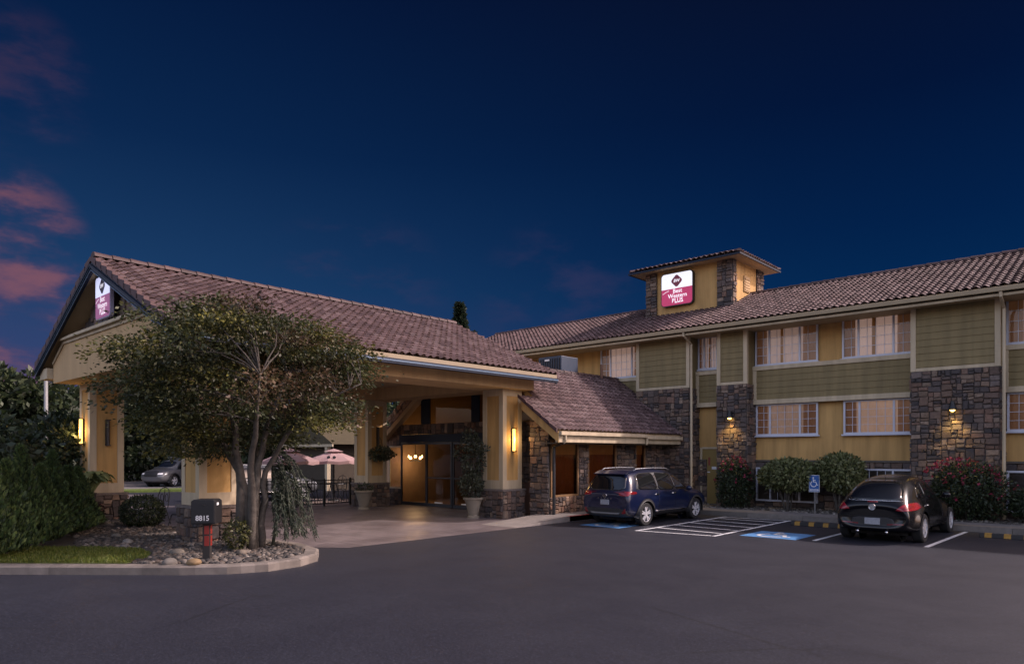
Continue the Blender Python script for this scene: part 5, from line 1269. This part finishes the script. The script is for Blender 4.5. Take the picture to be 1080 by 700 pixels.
def arch_band(bvh, parent, y, zc, r0, r1, m, name, side):
    """Dark cladding strip that follows the body round a wheel."""
    n = 34; vs = []
    for rr in (r0, (r0 + r1) / 2, r1):
        for k in range(n + 1):
            a = R(-12 + 204 * k / n); yy, zz = y + rr * math.cos(a), zc + rr * math.sin(a); h = bvh.ray_cast(Vector((side * 4, yy, zz)), Vector((-side, 0, 0)))
            x = h[0].x if h[0] is not None and abs(h[0].x) > .6 else None
            vs.append([x, yy, zz])
    good = [v[0] for v in vs if v[0] is not None]; fb = side * max(abs(g) for g in good)
    for v in vs:
        if v[0] is None: v[0] = fb
        v[0] += side * .014
    fs = [(j * (n + 1) + k, j * (n + 1) + k + 1, (j + 1) * (n + 1) + k + 1, (j + 1) * (n + 1) + k) for j in range(2) for k in range(n)]
    k0 = len(vs); vs += [[v[0] - side * .12, v[1], v[2]] for v in vs[:n + 1]]; fs += [(k, k + 1, k0 + k + 1, k0 + k) for k in range(n)]
    mb_ = MB(); mb_.mesh(vs, fs); mb_.build(name, m, parent, smooth=True, local=True)

def suv(label, loc, rz, body_paint, group=None, detail=True, plate_txt=True):
    root = empty('parked_suv', loc, rz); tag(root, label, 'car', group)
    hw = .92; WB0, WB1, WR = .96, 3.80, .355
    def stn(y, zb, ws, wm, zm, wb, zbelt, wr, zr1, zr): return (y, [(0, zb), (ws * .7, zb), (ws, zb + .07), (wm, zm), (wb, zbelt), (wr, zr1), (wr * .62, zr), (0, zr + .012)])
    st = [stn(.12, .42, .60, .70, .60, .68, .78, .60, .86, .90), stn(.10, .34, .74, .83, .58, .80, .86, .70, .95, .985), stn(.16, .30, .82, .895, .62, .87, .95, .76, 1.06, 1.10),
          stn(.29, .27, .86, .91, .66, .89, 1.02, .70, 1.34, 1.38), stn(.40, .26, .87, .92, .68, .90, 1.05, .645, 1.58, 1.635), stn(.62, .25, .87, .925, .70, .905, 1.06, .635, 1.645, 1.70), stn(1.10, .24, .86, .925, .70, .905, 1.05, .645, 1.665, 1.735),
          stn(1.9, .24, .86, .92, .70, .905, 1.03, .65, 1.665, 1.74), stn(2.6, .24, .86, .92, .70, .90, 1.02, .64, 1.63, 1.70), stn(3.05, .24, .86, .92, .70, .90, 1.01, .62, 1.50, 1.56), stn(3.45, .24, .86, .92, .70, .89, 1.0, .66, 1.22, 1.27), stn(3.72, .24, .86, .92, .70, .88, .98, .70, 1.06, 1.11),
          stn(4.2, .25, .85, .915, .68, .86, .93, .66, 1.0, 1.05), stn(4.52, .28, .80, .88, .64, .80, .85, .60, .90, .94), stn(4.70, .32, .66, .74, .58, .66, .72, .5, .77, .80), stn(4.73, .42, .5, .6, .56, .56, .64, .44, .68, .70)]
    b = loft_car(st)
    for y in (WB0, WB1): fender(b, y, WR, .46, .16, .022)
    for y in (WB0, WB1): cut_arch(b, y, WR, .415)
    bvh = BVHTree.FromBMesh(b)
    body = bm_obj(b, 'body', body_paint, root); b.free()
    for y in (WB0, WB1):
        wheel_well(root, hw - .03, y, .41, WR)
        for s in (1, -1):
            wheel(root, s * .81, y, WR, .21, 5, True)
            arch_band(bvh, root, y, WR, .41, .485, M_PLASTIC, 'arch_cladding', s)
    for s, ax in ((1, 'x+'), (-1, 'x-')):
        patch_on(bvh, [(.52, 1.12), (3.55, 1.02), (3.05, 1.43), (2.62, 1.59), (1.7, 1.63), (.95, 1.62), (.66, 1.53)], ax, M_PLASTIC, 'window_surround', root, .003, soft=0)
        patch_on(bvh, [(.60, 1.12), (1.62, 1.075), (1.62, 1.61), (.98, 1.60), (.70, 1.51)], ax, M_CARGLASS, 'side_window', root)
        patch_on(bvh, [(1.66, 1.07), (2.57, 1.05), (2.57, 1.575), (1.66, 1.61)], ax, M_CARGLASS, 'side_window', root)
        patch_on(bvh, [(2.61, 1.05), (3.50, 1.03), (3.05, 1.40), (2.61, 1.57)], ax, M_CARGLASS, 'side_window', root)
        patch_on(bvh, [(1.36, .255), (3.38, .255), (3.38, .40), (1.36, .40)], ax, M_PLASTIC, 'sill_cladding', root, .012, soft=0)
        patch_on(bvh, [(1.5, .405), (3.2, .385), (3.2, .42), (1.5, .44)], ax, M_CHROME, 'sill_strip', root, .016, soft=0, rings=3)
        for yy in (1.62, 2.58): patch_on(bvh, [(yy - .17, .925), (yy + .03, .925), (yy + .03, .96), (yy - .17, .96)], ax, M_CHROME, 'door_handle', root, .026, soft=1, rings=3)
        for yy in (1.655, 2.585, 3.40): patch_on(bvh, [(yy - .006, .42), (yy + .006, .42), (yy + .006, 1.04), (yy - .006, 1.04)], ax, M_RIMDK, 'door_gap', root, .002, soft=0, rings=2)
        m = MB(); pts = [(s * .60, .72, 1.69), (s * .61, .85, 1.745), (s * .625, 1.6, 1.765), (s * .62, 2.4, 1.745), (s * .61, 2.62, 1.69)]; m.tube(pts, .014, 8); m.build('roof_rail', mat('silver_rail', (.30, .31, .33), .4, metal=.6), root, smooth=True, local=True)
        m = MB(); vs = [(q[0] * s, q[1], q[2]) for q in [(v_[0] * .11 + 1.02, v_[1] * .07 + 3.20, v_[2] * .085 + 1.08) for v_ in ICO_V]]; m.mesh(vs, ICO_F); m.tube([(s * .90, 3.24, 1.02), (s * 1.0, 3.22, 1.05)], .025, 6); m.build('mirror', body_paint, root, smooth=True, local=True)
        # lamps
        patch_on(bvh, [(s * .52, .955), (s * .83, .93), (s * .86, 1.06), (s * .52, 1.045)], 'y-', M_RED, 'tail_light', root, .012)
        patch_on(bvh, [(.09, .97), (.52, 1.0), (.50, 1.06), (.12, 1.085)], ax, M_REDDK, 'tail_light', root, .010)
        patch_on(bvh, [(s * .48, .74), (s * .74, .76), (s * .72, .84), (s * .46, .82)], 'y+', M_WHITEP, 'headlight', root, .01)
        patch_on(bvh, [(s * .62, .40), (s * .76, .42), (s * .76, .56), (s * .72, .56)], 'y-', M_REDDK, 'reflector', root, .014)
    patch_on(bvh, [(-.70, 1.10), (.70, 1.10), (.60, 1.54), (-.60, 1.54)], 'y-', M_CARGLASS, 'rear_window', root, .006)
    patch_on(bvh, [(-.58, 1.18), (.58, 1.18), (.5, 1.50), (-.5, 1.50)], 'y+', M_CARGLASS, 'windscreen', root, .006)
    patch_on(bvh, [(-.80, .32), (.80, .32), (.80, .50), (.55, .56), (-.55, .56), (-.80, .50)], 'y-', M_PLASTIC, 'bumper_cladding', root, .014, soft=0)
    patch_on(bvh, [(-.52, .385), (.52, .385), (.56, .43), (-.56, .43)], 'y-', mat('bumper_silver', (.20, .20, .21), .4, metal=.5), 'skid_plate', root, .024, soft=0)
    patch_on(bvh, [(-.5, .62), (.5, .62), (.46, .95), (-.46, .95)], 'y+', M_PLASTIC, 'grille', root, .01)
    m = MB(); m.cur = (1, 1, 1); vs = [(-.60, .30, 1.60), (.60, .30, 1.60), (.60, .62, 1.70), (-.60, .62, 1.70), (-.58, .32, 1.565), (.58, .32, 1.565), (.60, .62, 1.66), (-.60, .62, 1.66)]; m.mesh(vs, [(0, 1, 2, 3), (7, 6, 5, 4), (0, 4, 5, 1), (1, 5, 6, 2), (3, 2, 6, 7), (0, 3, 7, 4)]); m.build('spoiler', body_paint, root, local=True, bevel=.012)
    m = MB(); m.tube([(0, .72, 1.70), (0, .60, 1.80)], [.02, .006], 6); m.build('aerial', M_PLASTIC, root, local=True)
    m = MB(); m.box(-.155, .155, .085, .13, .665, .815); pl = m.build('number_plate', M_PLATE, root, local=True, bevel=.004)
    if detail:
        m = MB(); O = Vector((0, -.0135, 0))
        m.tube([(-.15, .083, .66), (.15, .083, .66)], .004, 4); m.tube([(-.15, .083, .82), (.15, .083, .82)], .004, 4); m.build('plate_rim', M_CHROME, pl, local=True)
        m = MB(); n = 28
        h = bvh.ray_cast(Vector((0, -3, .93)), Vector((0, 1, 0))); yb = h[0].y - .012
        ring = []; 
        m.tube([(.062 * math.cos(2 * math.pi * k / n), yb, .93 + .062 * math.sin(2 * math.pi * k / n)) for k in range(n + 1)], .008, 6, cap=False); m.box(-.08, .08, yb - .008, yb + .004, .918, .942); m.build('badge', M_CHROME, root, local=True)
        m = MB()
        for i, ch in enumerate('ROGUE'): text_mesh(m, ch, (-.24 + .12 * i, yb - .002, .84), VX, VZ, .058, bold=.002)
        m.build('lettering', M_CHROME, root, local=True)
    return root
S1 = suv('dark blue SUV parked nose-in beside the stone lobby wing', (-11.22, 15.85, 0), 0, paint('deep_blue_paint', (.003, .0068, .032)))
S1.scale = (.88, 1.0, .90); S1.location.x = -11.14
S2 = suv('silver SUV parked behind the black patio fence and umbrellas', (-28.6, 12.9, 0), 0, paint('silver_paint', (.13, .135, .145)), detail=False)
S2.scale = (.97, .97, .86)
xw, yw_ = at(216, 46)
S3 = suv('pale SUV far behind, its nose showing left of the near canopy column', (xw, yw_, 0), YAW + R(165), paint('white_paint', (.10, .10, .105)), detail=False)

def beetle(label, loc):
    root = empty('parked_hatchback', loc); tag(root, label, 'car')
    WB0, WB1, WR = .86, 3.50, .335; pb = mat('black_paint', (.003, .003, .0045), .25, coat=.3, spec=.3, var=.04)
    def stn(y, zb, ws, wm, zm, wb, zbelt, wr, zr1, zr): return (y, [(0, zb), (ws * .7, zb), (ws, zb + .06), (wm, zm), (wb, zbelt), (wr, zr1), (wr * .64, zr), (0, zr + .018)])
    st = [stn(.05, .42, .50, .62, .56, .58, .70, .44, .75, .78), stn(.0, .33, .66, .77, .55, .70, .74, .54, .82, .86), stn(.10, .27, .72, .78, .56, .73, .81, .58, .93, .995), stn(.30, .24, .75, .79, .58, .735, .89, .60, 1.08, 1.165), stn(.60, .22, .76, .79, .60, .735, .94, .59, 1.26, 1.355),
          stn(1.0, .21, .76, .785, .60, .735, .95, .57, 1.37, 1.475), stn(1.55, .21, .76, .785, .60, .735, .95, .555, 1.42, 1.535), stn(2.10, .21, .76, .785, .60, .735, .945, .55, 1.41, 1.53), stn(2.52, .21, .76, .785, .60, .73, .94, .55, 1.34, 1.46), stn(2.86, .21, .76, .785, .60, .72, .93, .55, 1.17, 1.29), stn(3.10, .21, .76, .78, .60, .70, .90, .55, .99, 1.08),
          stn(3.45, .22, .75, .77, .60, .66, .84, .50, .92, .98), stn(3.85, .23, .72, .75, .58, .60, .76, .44, .82, .875), stn(4.15, .27, .64, .68, .54, .50, .64, .36, .70, .74), stn(4.30, .34, .50, .54, .5, .40, .57, .28, .60, .63)]
    b = loft_car(st)
    for y in (WB0, WB1): fender(b, y, WR, .40, .17, .115)
    for y in (WB0, WB1): cut_arch(b, y, WR, .385)
    bvh = BVHTree.FromBMesh(b); bm_obj(b, 'body', pb, root); b.free()
    for y in (WB0, WB1):
        wheel_well(root, .80, y, .38, WR)
        for s in (1, -1): wheel(root, s * .765, y, WR, .215, 7, False)
    for s, ax in ((1, 'x+'), (-1, 'x-')):
        patch_on(bvh, [(1.60, .98), (2.88, .97), (2.55, 1.27), (2.15, 1.36), (1.60, 1.38)], ax, M_CARGLASS, 'side_window', root)
        patch_on(bvh, [(.90, 1.0), (1.52, .98), (1.52, 1.38), (1.12, 1.31)], ax, M_CARGLASS, 'side_window', root)
        patch_on(bvh, [(1.30, .22), (3.05, .22), (3.05, .31), (1.30, .31)], ax, pb, 'running_board', root, .045, soft=0)
        patch_on(bvh, [(1.32, .305), (3.03, .305), (3.03, .325), (1.32, .325)], ax, M_CHROME, 'sill_strip', root, .03, soft=0, rings=2)
        patch_on(bvh, [(1.58, .80), (1.78, .80), (1.78, .835), (1.58, .835)], ax, M_CHROME, 'door_handle', root, .024, soft=1, rings=3)
        for yy in (1.52, 2.92): patch_on(bvh, [(yy - .006, .34), (yy + .006, .34), (yy + .006, .96), (yy - .006, .96)], ax, M_RIMDK, 'door_gap', root, .002, soft=0, rings=2)
        m = MB(); vs = [(s * (v_[0] * .105 + .93), v_[1] * .065 + 2.66, v_[2] * .08 + 1.03) for v_ in ICO_V]; m.mesh(vs, ICO_F); m.tube([(s * .78, 2.70, .96), (s * .9, 2.67, 1.0)], .022, 6); m.build('mirror', pb, root, smooth=True, local=True)
        # tail lights: drop shapes at the corners
        patch_on(bvh, [(s * .47, .775), (s * .60, .755), (s * .80, .765), (s * .845, .86), (s * .74, .935), (s * .62, .905)], 'y-', M_RED, 'tail_light', root, .014)
        patch_on(bvh, [(s * .60, .80), (s * .72, .80), (s * .74, .865), (s * .66, .875)], 'y-', M_REDDK, 'tail_light', root, .020)
        patch_on(bvh, [(s * .30, .43), (s * .64, .45), (s * .64, .475), (s * .30, .455)], 'y-', M_REDDK, 'reflector', root, .010, soft=0)
        patch_on(bvh, [(s * .42, .60), (s * .60, .60), (s * .60, .76), (s * .42, .76)], 'y+', M_WHITEP, 'headlight', root, .01)
        m = MB(); m.tube([(s * .30, .10, .27), (s * .30, -.02, .265)], .03, 10); m.build('exhaust', M_CHROME, root, smooth=True, local=True)
    patch_on(bvh, [(-.57, 1.0), (.57, 1.0), (.53, 1.22), (.38, 1.43), (-.38, 1.43), (-.53, 1.22)], 'y-', M_CARGLASS, 'rear_window', root, .006, soft=1)
    patch_on(bvh, [(-.60, .972), (.60, .972), (.60, .988), (-.60, .988)], 'y-', M_CHROME, 'window_strip', root, .008, soft=0, rings=2)
    patch_on(bvh, [(-.5, 1.10), (.5, 1.10), (.42, 1.36), (-.42, 1.36)], 'y+', M_CARGLASS, 'windscreen', root, .006)
    patch_on(bvh, [(-.11, .935), (.11, .935), (.11, .96), (-.11, .96)], 'y-', M_REDDK, 'brake_light', root, .012, soft=1, rings=2)
    patch_on(bvh, [(-.50, .40), (.50, .40), (.40, .60), (-.40, .60)], 'y-', M_PLASTIC, 'plate_recess', root, .004)
    patch_on(bvh, [(-.7, .615), (.7, .615), (.7, .625), (-.7, .625)], 'y-', M_RIMDK, 'bumper_gap', root, .003, soft=0, rings=2)
    h = bvh.ray_cast(Vector((0, -3, .50)), Vector((0, 1, 0))); yb = h[0].y
    m = MB(); m.box(-.16, .16, yb - .03, yb, .43, .58); m.build('number_plate', M_PLATE, root, local=True, bevel=.004)
    h = bvh.ray_cast(Vector((0, -3, .83)), Vector((0, 1, 0))); yb = h[0].y - .016; n = 28
    m = MB(); m.tube([(.068 * math.cos(2 * math.pi * k / n), yb, .83 + .068 * math.sin(2 * math.pi * k / n)) for k in range(n + 1)], .009, 6, cap=False)
    O = Vector((0, yb - .004, .83)); ribbon(m, [(-.026, .058), (0, .008), (.026, .058)], .014, O, VX, VZ); ribbon(m, [(-.056, .026), (-.028, -.046), (0, .008), (.028, -.046), (.056, .026)], .014, O, VX, VZ, .001)
    m.face([(.062 * math.cos(2 * math.pi * k / n), yb + .004, .83 + .062 * math.sin(2 * math.pi * k / n)) for k in range(n)]); m.build('badge', M_CHROME, root, local=True)
    m = MB(); m.tube([(0, 1.15, 1.42), (0, 1.0, 1.52)], [.016, .005], 6); m.build('aerial', M_PLASTIC, root, local=True)
    return root
B1 = beetle('black rounded two-door hatchback parked nose-in before the flowering shrub', (-4.64, 16.95, 0))
B1.scale = (.99, 1.04, .97); B1.location.x = -4.62

# ------------------------------------------------------------------ parking and access furniture
def wheel_stop(x0, x1, y, label):
    root = empty('wheel_stop', ((x0 + x1) / 2, y, 0)); tag(root, label, 'wheel stop', 'wheel stops along the front kerb')
    m = MB(); m.cur = (1, 1, 1); m.prism([(y - .08, 0), (y + .08, 0), (y + .055, .105), (y - .055, .105)], 'x', x0, x1); m.build('block', mat('worn_rubber', (.028, .027, .027), .8, var=.3), root, bevel=.012)
    n = 5
    for k in range(n):
        a = x0 + (x1 - x0) * (k + .28) / n; p = MB(); p.prism([(y - .083, .006), (y - .058, .108), (y + .058, .108), (y + .083, .006)], 'x', a, a + .14); p.build('yellow_patch', M_YELLOW, root)
wheel_stop(-7.45, -5.55, 19.75, 'black and yellow wheel stop left of the black car, before the access sign')
wheel_stop(-3.05, -1.15, 19.95, 'black and yellow wheel stop at the right edge of the picture')
SG = empty('access_sign', (-7.77, 22.5, .14)); tag(SG, 'blue wheelchair access sign on a slim grey post between the topiary shrubs', 'parking sign')
m = MB(); m.cur = (1, 1, 1); m.tube([(-7.77, 22.5, .1), (-7.77, 22.5, 1.33)], .028, 8); m.build('post', mat('galvanised_post', (.16, .155, .15), .6, metal=.3), SG)
m = MB(); m.cur = (1, 1, 1); m.box(-7.93, -7.61, 22.44, 22.456, .80, 1.33); pl = m.build('plate', mat('sign_border_white', (.55, .57, .6), .4), SG)
m = MB(); m.box(-7.915, -7.625, 22.434, 22.4405, .818, 1.312); m.build('blue_face', mat('sign_blue', (.02, .10, .34), .4), pl)
m = MB(); wheelchair(m, (-7.775, 22.432, 1.10), VX, VZ, .34); m.box(-7.90, -7.64, 22.4325, 22.4335, .835, .895); m.build('symbol', mat('sign_white_print', (.7, .7, .72), .4), pl)
m = MB(); text_mesh(m, 'PARKING', (-7.77, 22.4322, .85), VX, VZ, .052, bold=.001); m.build('lettering', MATS['sign_blue'], pl)

# mailbox
mbx = Vector((-12.15, 5.40, .14)); MX = empty('mailbox', mbx); tag(MX, 'black mailbox with white house numbers on a dark post with red reflectors', 'mailbox')
m = MB(); m.cur = (1, 1, 1); m.box(mbx.x - .075, mbx.x + .075, mbx.y - .06, mbx.y + .06, .1, .92); m.build('post', mat('dark_post', (.018, .015, .014), .7), MX, bevel=.01)
m = MB(); m.cur = (1, 1, 1)
m.prism([(mbx.x - .25, .84), (mbx.x + .22, .84), (mbx.x + .22, 1.27), (mbx.x + .17, 1.30), (mbx.x - .20, 1.30), (mbx.x - .25, 1.27)], 'y', mbx.y - .20, mbx.y + .22); bx_ = m.build('box', mat('mailbox_black', (.0035, .0035, .005), .6), MX, bevel=.012)
m = MB(); m.box(mbx.x - .235, mbx.x + .205, mbx.y - .212, mbx.y - .2005, .86, 1.265); m.tube([(mbx.x - .03, mbx.y - .215, 1.20), (mbx.x + .03, mbx.y - .215, 1.20)], .012, 6); m.build('box_door', mat('mailbox_door', (.0045, .0045, .006), .6), bx_, bevel=.006)
m = MB(); text_mesh(m, '8815', (mbx.x - .02, mbx.y - .2135, .91), VX, VZ, .135, bold=.002); m.build('house_number', mat('number_white', (.62, .62, .62), .5), bx_)
m = MB(); m.box(mbx.x + .222, mbx.x + .232, mbx.y - .12, mbx.y - .02, 1.19, 1.24); m.build('flag', M_WHITEP, bx_)
for z0, z1 in ((.64, .80), (.42, .61)):
    m = MB(); m.box(mbx.x - .035, mbx.x + .055, mbx.y - .069, mbx.y - .0605, z0, z1); m.box(mbx.x + .0755, mbx.x + .082, mbx.y - .045, mbx.y + .045, z0, z1); m.build('reflector', mat('red_reflector', (.22, .022, .016), .35), MX)

MX.rotation_euler.z = R(47); MX.scale = (.86, .86, .92)
# iron chairs and small table under the canopy edge
def iron_chair(O, rz, label, group):
    root = empty('iron_chair', O, rz); tag(root, label, 'chair', group)
    m = MB(); m.lathe([(.001, .45), (.21, .45), (.215, .44), (.21, .43), (.001, .43)], 0, 0, 0, 20); m.build('seat', M_DARKMETAL, root, local=True)
    m = MB(); m.tube([(-.20, .17, .45), (-.22, .22, .8), (-.15, .25, .98), (0, .26, 1.04), (.15, .25, .98), (.22, .22, .8), (.20, .17, .45)], .013, 6)
    for s in (1, -1):
        m.tube([(s * .09 + .06 * math.cos(t), .235, .74 + .11 * math.sin(t)) for t in [math.pi * 2 * k / 14 for k in range(15)]], .009, 5, cap=False)
    m.tube([(0, .20, .46), (0, .255, 1.03)], .010, 5); m.build('backrest', M_DARKMETAL, root, local=True)
    for a, b_ in ((-1, -1), (1, -1), (-1, 1), (1, 1)):
        m = MB(); m.tube([(a * .15, b_ * .15, .44), (a * .19, b_ * .19, .25), (a * .24, b_ * .24, 0)], .013, 6); m.build('leg', M_DARKMETAL, root, local=True)
iron_chair((-20.6, 7.75, .006), R(20), 'black wrought-iron chair behind the clipped round shrub', 'iron chairs by the island')
iron_chair((-18.4, 7.5, .006), R(-60), 'black wrought-iron chair beside the near column base', 'iron chairs by the island')
GP = empty('grey_pole', (*at(48.5, 30), 0)); tag(GP, 'thin grey metal pole rising behind the left end of the canopy eaves', 'pole')
gx, gy = at(48.5, 30); m = MB(); m.tube([(gx, gy, 0), (gx, gy, 6.0)], [.09, .07], 10); m.build('shaft', mat('grey_pole_paint', (.20, .20, .20), .5), GP, smooth=True)
m = MB(); m.cur = (1, 1, 1); m.lathe([(.001, .12), (.15, .12), (.16, 0), (.001, 0)], gx, gy, 0, 14); m.build('base_plate', M_DARKMETAL, GP)
m = MB(); m.cur = (1, 1, 1); m.tube([(gx, gy, 5.95), (gx, gy, 6.06)], .075, 10); m.build('cap', M_DARKMETAL, GP)

# ------------------------------------------------------------------ patio
def umbrella(O, label, seed):
    root = empty('patio_umbrella', O); tag(root, label, 'umbrella', 'faded red patio umbrellas'); x, y, z = O
    m = MB(); m.tube([(x, y, z), (x, y, z + 2.14)], .022, 8); m.build('pole', M_DARKMETAL, root)
    m = MB(); n = 8; Rr = 1.15; zt_ = z + 2.12; ze = z + 1.70
    rs = [(.0, zt_), (.32, zt_ - .09), (.75, zt_ - .25), (Rr, ze)]
    ring = []
    for r_, zz in rs[1:]:
        for k in range(n * 2):
            a = 2 * math.pi * k / (n * 2); q = r_ * (1 if k % 2 == 0 else .945); ring.append((x + q * math.cos(a), y + q * math.sin(a), zz - (.0 if k % 2 == 0 else .035 * r_)))
    vs = [(x, y, zt_ + .02)] + ring; N2 = n * 2
    fs = [(0, 1 + k, 1 + (k + 1) % N2) for k in range(N2)] + [(1 + j * N2 + k, 1 + (j + 1) * N2 + k, 1 + (j + 1) * N2 + (k + 1) % N2, 1 + j * N2 + (k + 1) % N2) for j in range(2) for k in range(N2)]
    m.cur = (1, 1, 1); m.mesh(vs, fs)
    k0 = 1 + 2 * N2; m.mesh([vs[k0 + k] for k in range(N2)] + [(vs[k0 + k][0], vs[k0 + k][1], vs[k0 + k][2] - .12) for k in range(N2)], [(k, (k + 1) % N2, N2 + (k + 1) % N2, N2 + k) for k in range(N2)])
    cn = m.build('canopy', mat('faded_red_canvas', (.54, .36, .35), .9, var=.15, trans=.25), root)
    m = MB(); m.lathe([(.001, .0), (.42, -.13), (.001, -.05)], x, y, zt_ + .09, 16); m.build('vent', MATS['faded_red_canvas'], cn)
    m = MB()
    for k in range(n): a = 2 * math.pi * k / n; m.tube([(x, y, zt_ - .05), (x + Rr * .98 * math.cos(a), y + Rr * .98 * math.sin(a), ze - .01)], .010, 4)
    m.build('ribs', M_DARKMETAL, root)
    m = MB(); m.lathe([(.001, .10), (.06, .10), (.24, .05), (.26, 0), (.001, 0)], x, y, z, 16); m.build('base', M_DARKMETAL, root)
    m = MB()
    for a in (-.8, -.55):                                            # two small dark printed marks
        p = Vector((x + .86 * math.cos(a), y + .86 * math.sin(a), zt_ - .30)); disc(m, (0, 0), .07, p, Vector((-math.sin(a), math.cos(a), 0)), Vector((-math.cos(a) * .5, -math.sin(a) * .5, .86)), .045, 10)
    m.build('printed_mark', M_DARKMETAL, cn)
def patio_table(O, label):
    root = empty('patio_table', O); tag(root, label, 'table', 'black patio tables'); x, y, z = O
    m = MB(); m.lathe([(.03, .74), (.55, .74), (.56, .72), (.55, .70), (.03, .70)], x, y, z, 24); m.build('tabletop', M_DARKMETAL, root)
    for k in range(4): a = k * 1.571 + .78; m = MB(); m.tube([(x + .12 * math.cos(a), y + .12 * math.sin(a), z + .7), (x + .2 * math.cos(a), y + .2 * math.sin(a), z + .3), (x + .42 * math.cos(a), y + .42 * math.sin(a), z)], .016, 6); m.build('leg', M_DARKMETAL, root)
PT = [(-25.3, 14.55), (-25.6, 16.75)]
for i, (x, y) in enumerate(PT):
    umbrella((x, y, .0), ('faded red patio umbrella in front of the silver SUV', 'faded red patio umbrella partly hidden by the canopy column')[i], i)
    patio_table((x, y, .0), ('black patio table under the left umbrella', 'black patio table under the right umbrella')[i])
    for k, a in enumerate((.3, 2.2, 4.2)):
        iron_chair((x + .85 * math.cos(a), y + .85 * math.sin(a), .004), a - math.pi / 2, (('black chair nearest the fence at the left patio table', 'black chair behind the left patio table', 'black chair on the left side of the left patio table'), ('black chair nearest the fence at the right patio table', 'black chair behind the right patio table', 'black chair on the left side of the right patio table'))[i][k], 'patio chairs')
FN = empty('patio_fence', (-23.6, 14.4, 0)); tag(FN, 'low black iron fence round the patio', 'fence')
A, Bp, Cp = Vector((-24.6, 12.0, 0)), Vector((-23.2, 13.6, 0)), Vector((-23.2, 17.1, 0))
ps = [(A, Bp, 2), (Bp, Cp, 3)]
m = MB(); bars = MB()
for a, b_, n in ps:
    for zz in (.10, .86, .98): m.tube([a + VZ * zz, b_ + VZ * zz], .018, 6)
    L_ = (b_ - a).length; nb = int(L_ / .115)
    for k in range(nb): p = a.lerp(b_, (k + .5) / nb); bars.tube([p + VZ * .1, p + VZ * .97], .009, 5)
    for k in range(n + (1 if b_ is Cp else 0)):
        p = a.lerp(b_, k / n); q = MB(); q.box(p.x - .03, p.x + .03, p.y - .03, p.y + .03, 0, 1.06); q.build('post', M_DARKMETAL, FN)
m.build('rail', M_DARKMETAL, FN); bars.build('balusters', M_DARKMETAL, FN)
sheet('patio', [(-23.4, 11.2), (-23.0, 17.4), (-27.2, 17.8), (-27.2, 12.6), (-25.2, 11.2)], .008, mat('patio_paving', (.20, .155, .135), .8, var=.2))
# cream outbuilding beyond the patio
ox, oy = at(338, 38); OB = empty('outbuilding', (ox, oy, 0)); tag(OB, 'small cream gabled outbuilding glimpsed above the patio umbrellas', 'building')
m = MB(); m.cur = (1, 1, 1); m.box(ox - 4, ox + .6, oy + .5, oy + 5, 0, 2.5); m.build('wall', mat('dark_brown_wall', (.06, .045, .03), .9), OB)
m = MB(); m.cur = (1, 1, 1); m.prism([(ox - 4.5, 2.5), (ox + 1.2, 2.5), (ox - 1.6, 3.9)], 'y', oy + .0, oy + 5.2); m.build('roof', mat('olive_gable_paint', (.07, .055, .028), .9), OB)
m = MB(); m.cur = (1, 1, 1); m.box(ox - 4.5, ox + 1.25, oy - .08, oy + .0, 2.36, 2.5); m.build('eave_board', M_CREAM, OB)
m = MB(); m.cur = (1, 1, 1); m.box(ox + .5, ox + .72, oy - .05, oy + .17, 0, 2.36); m.build('post', M_CREAM, OB)
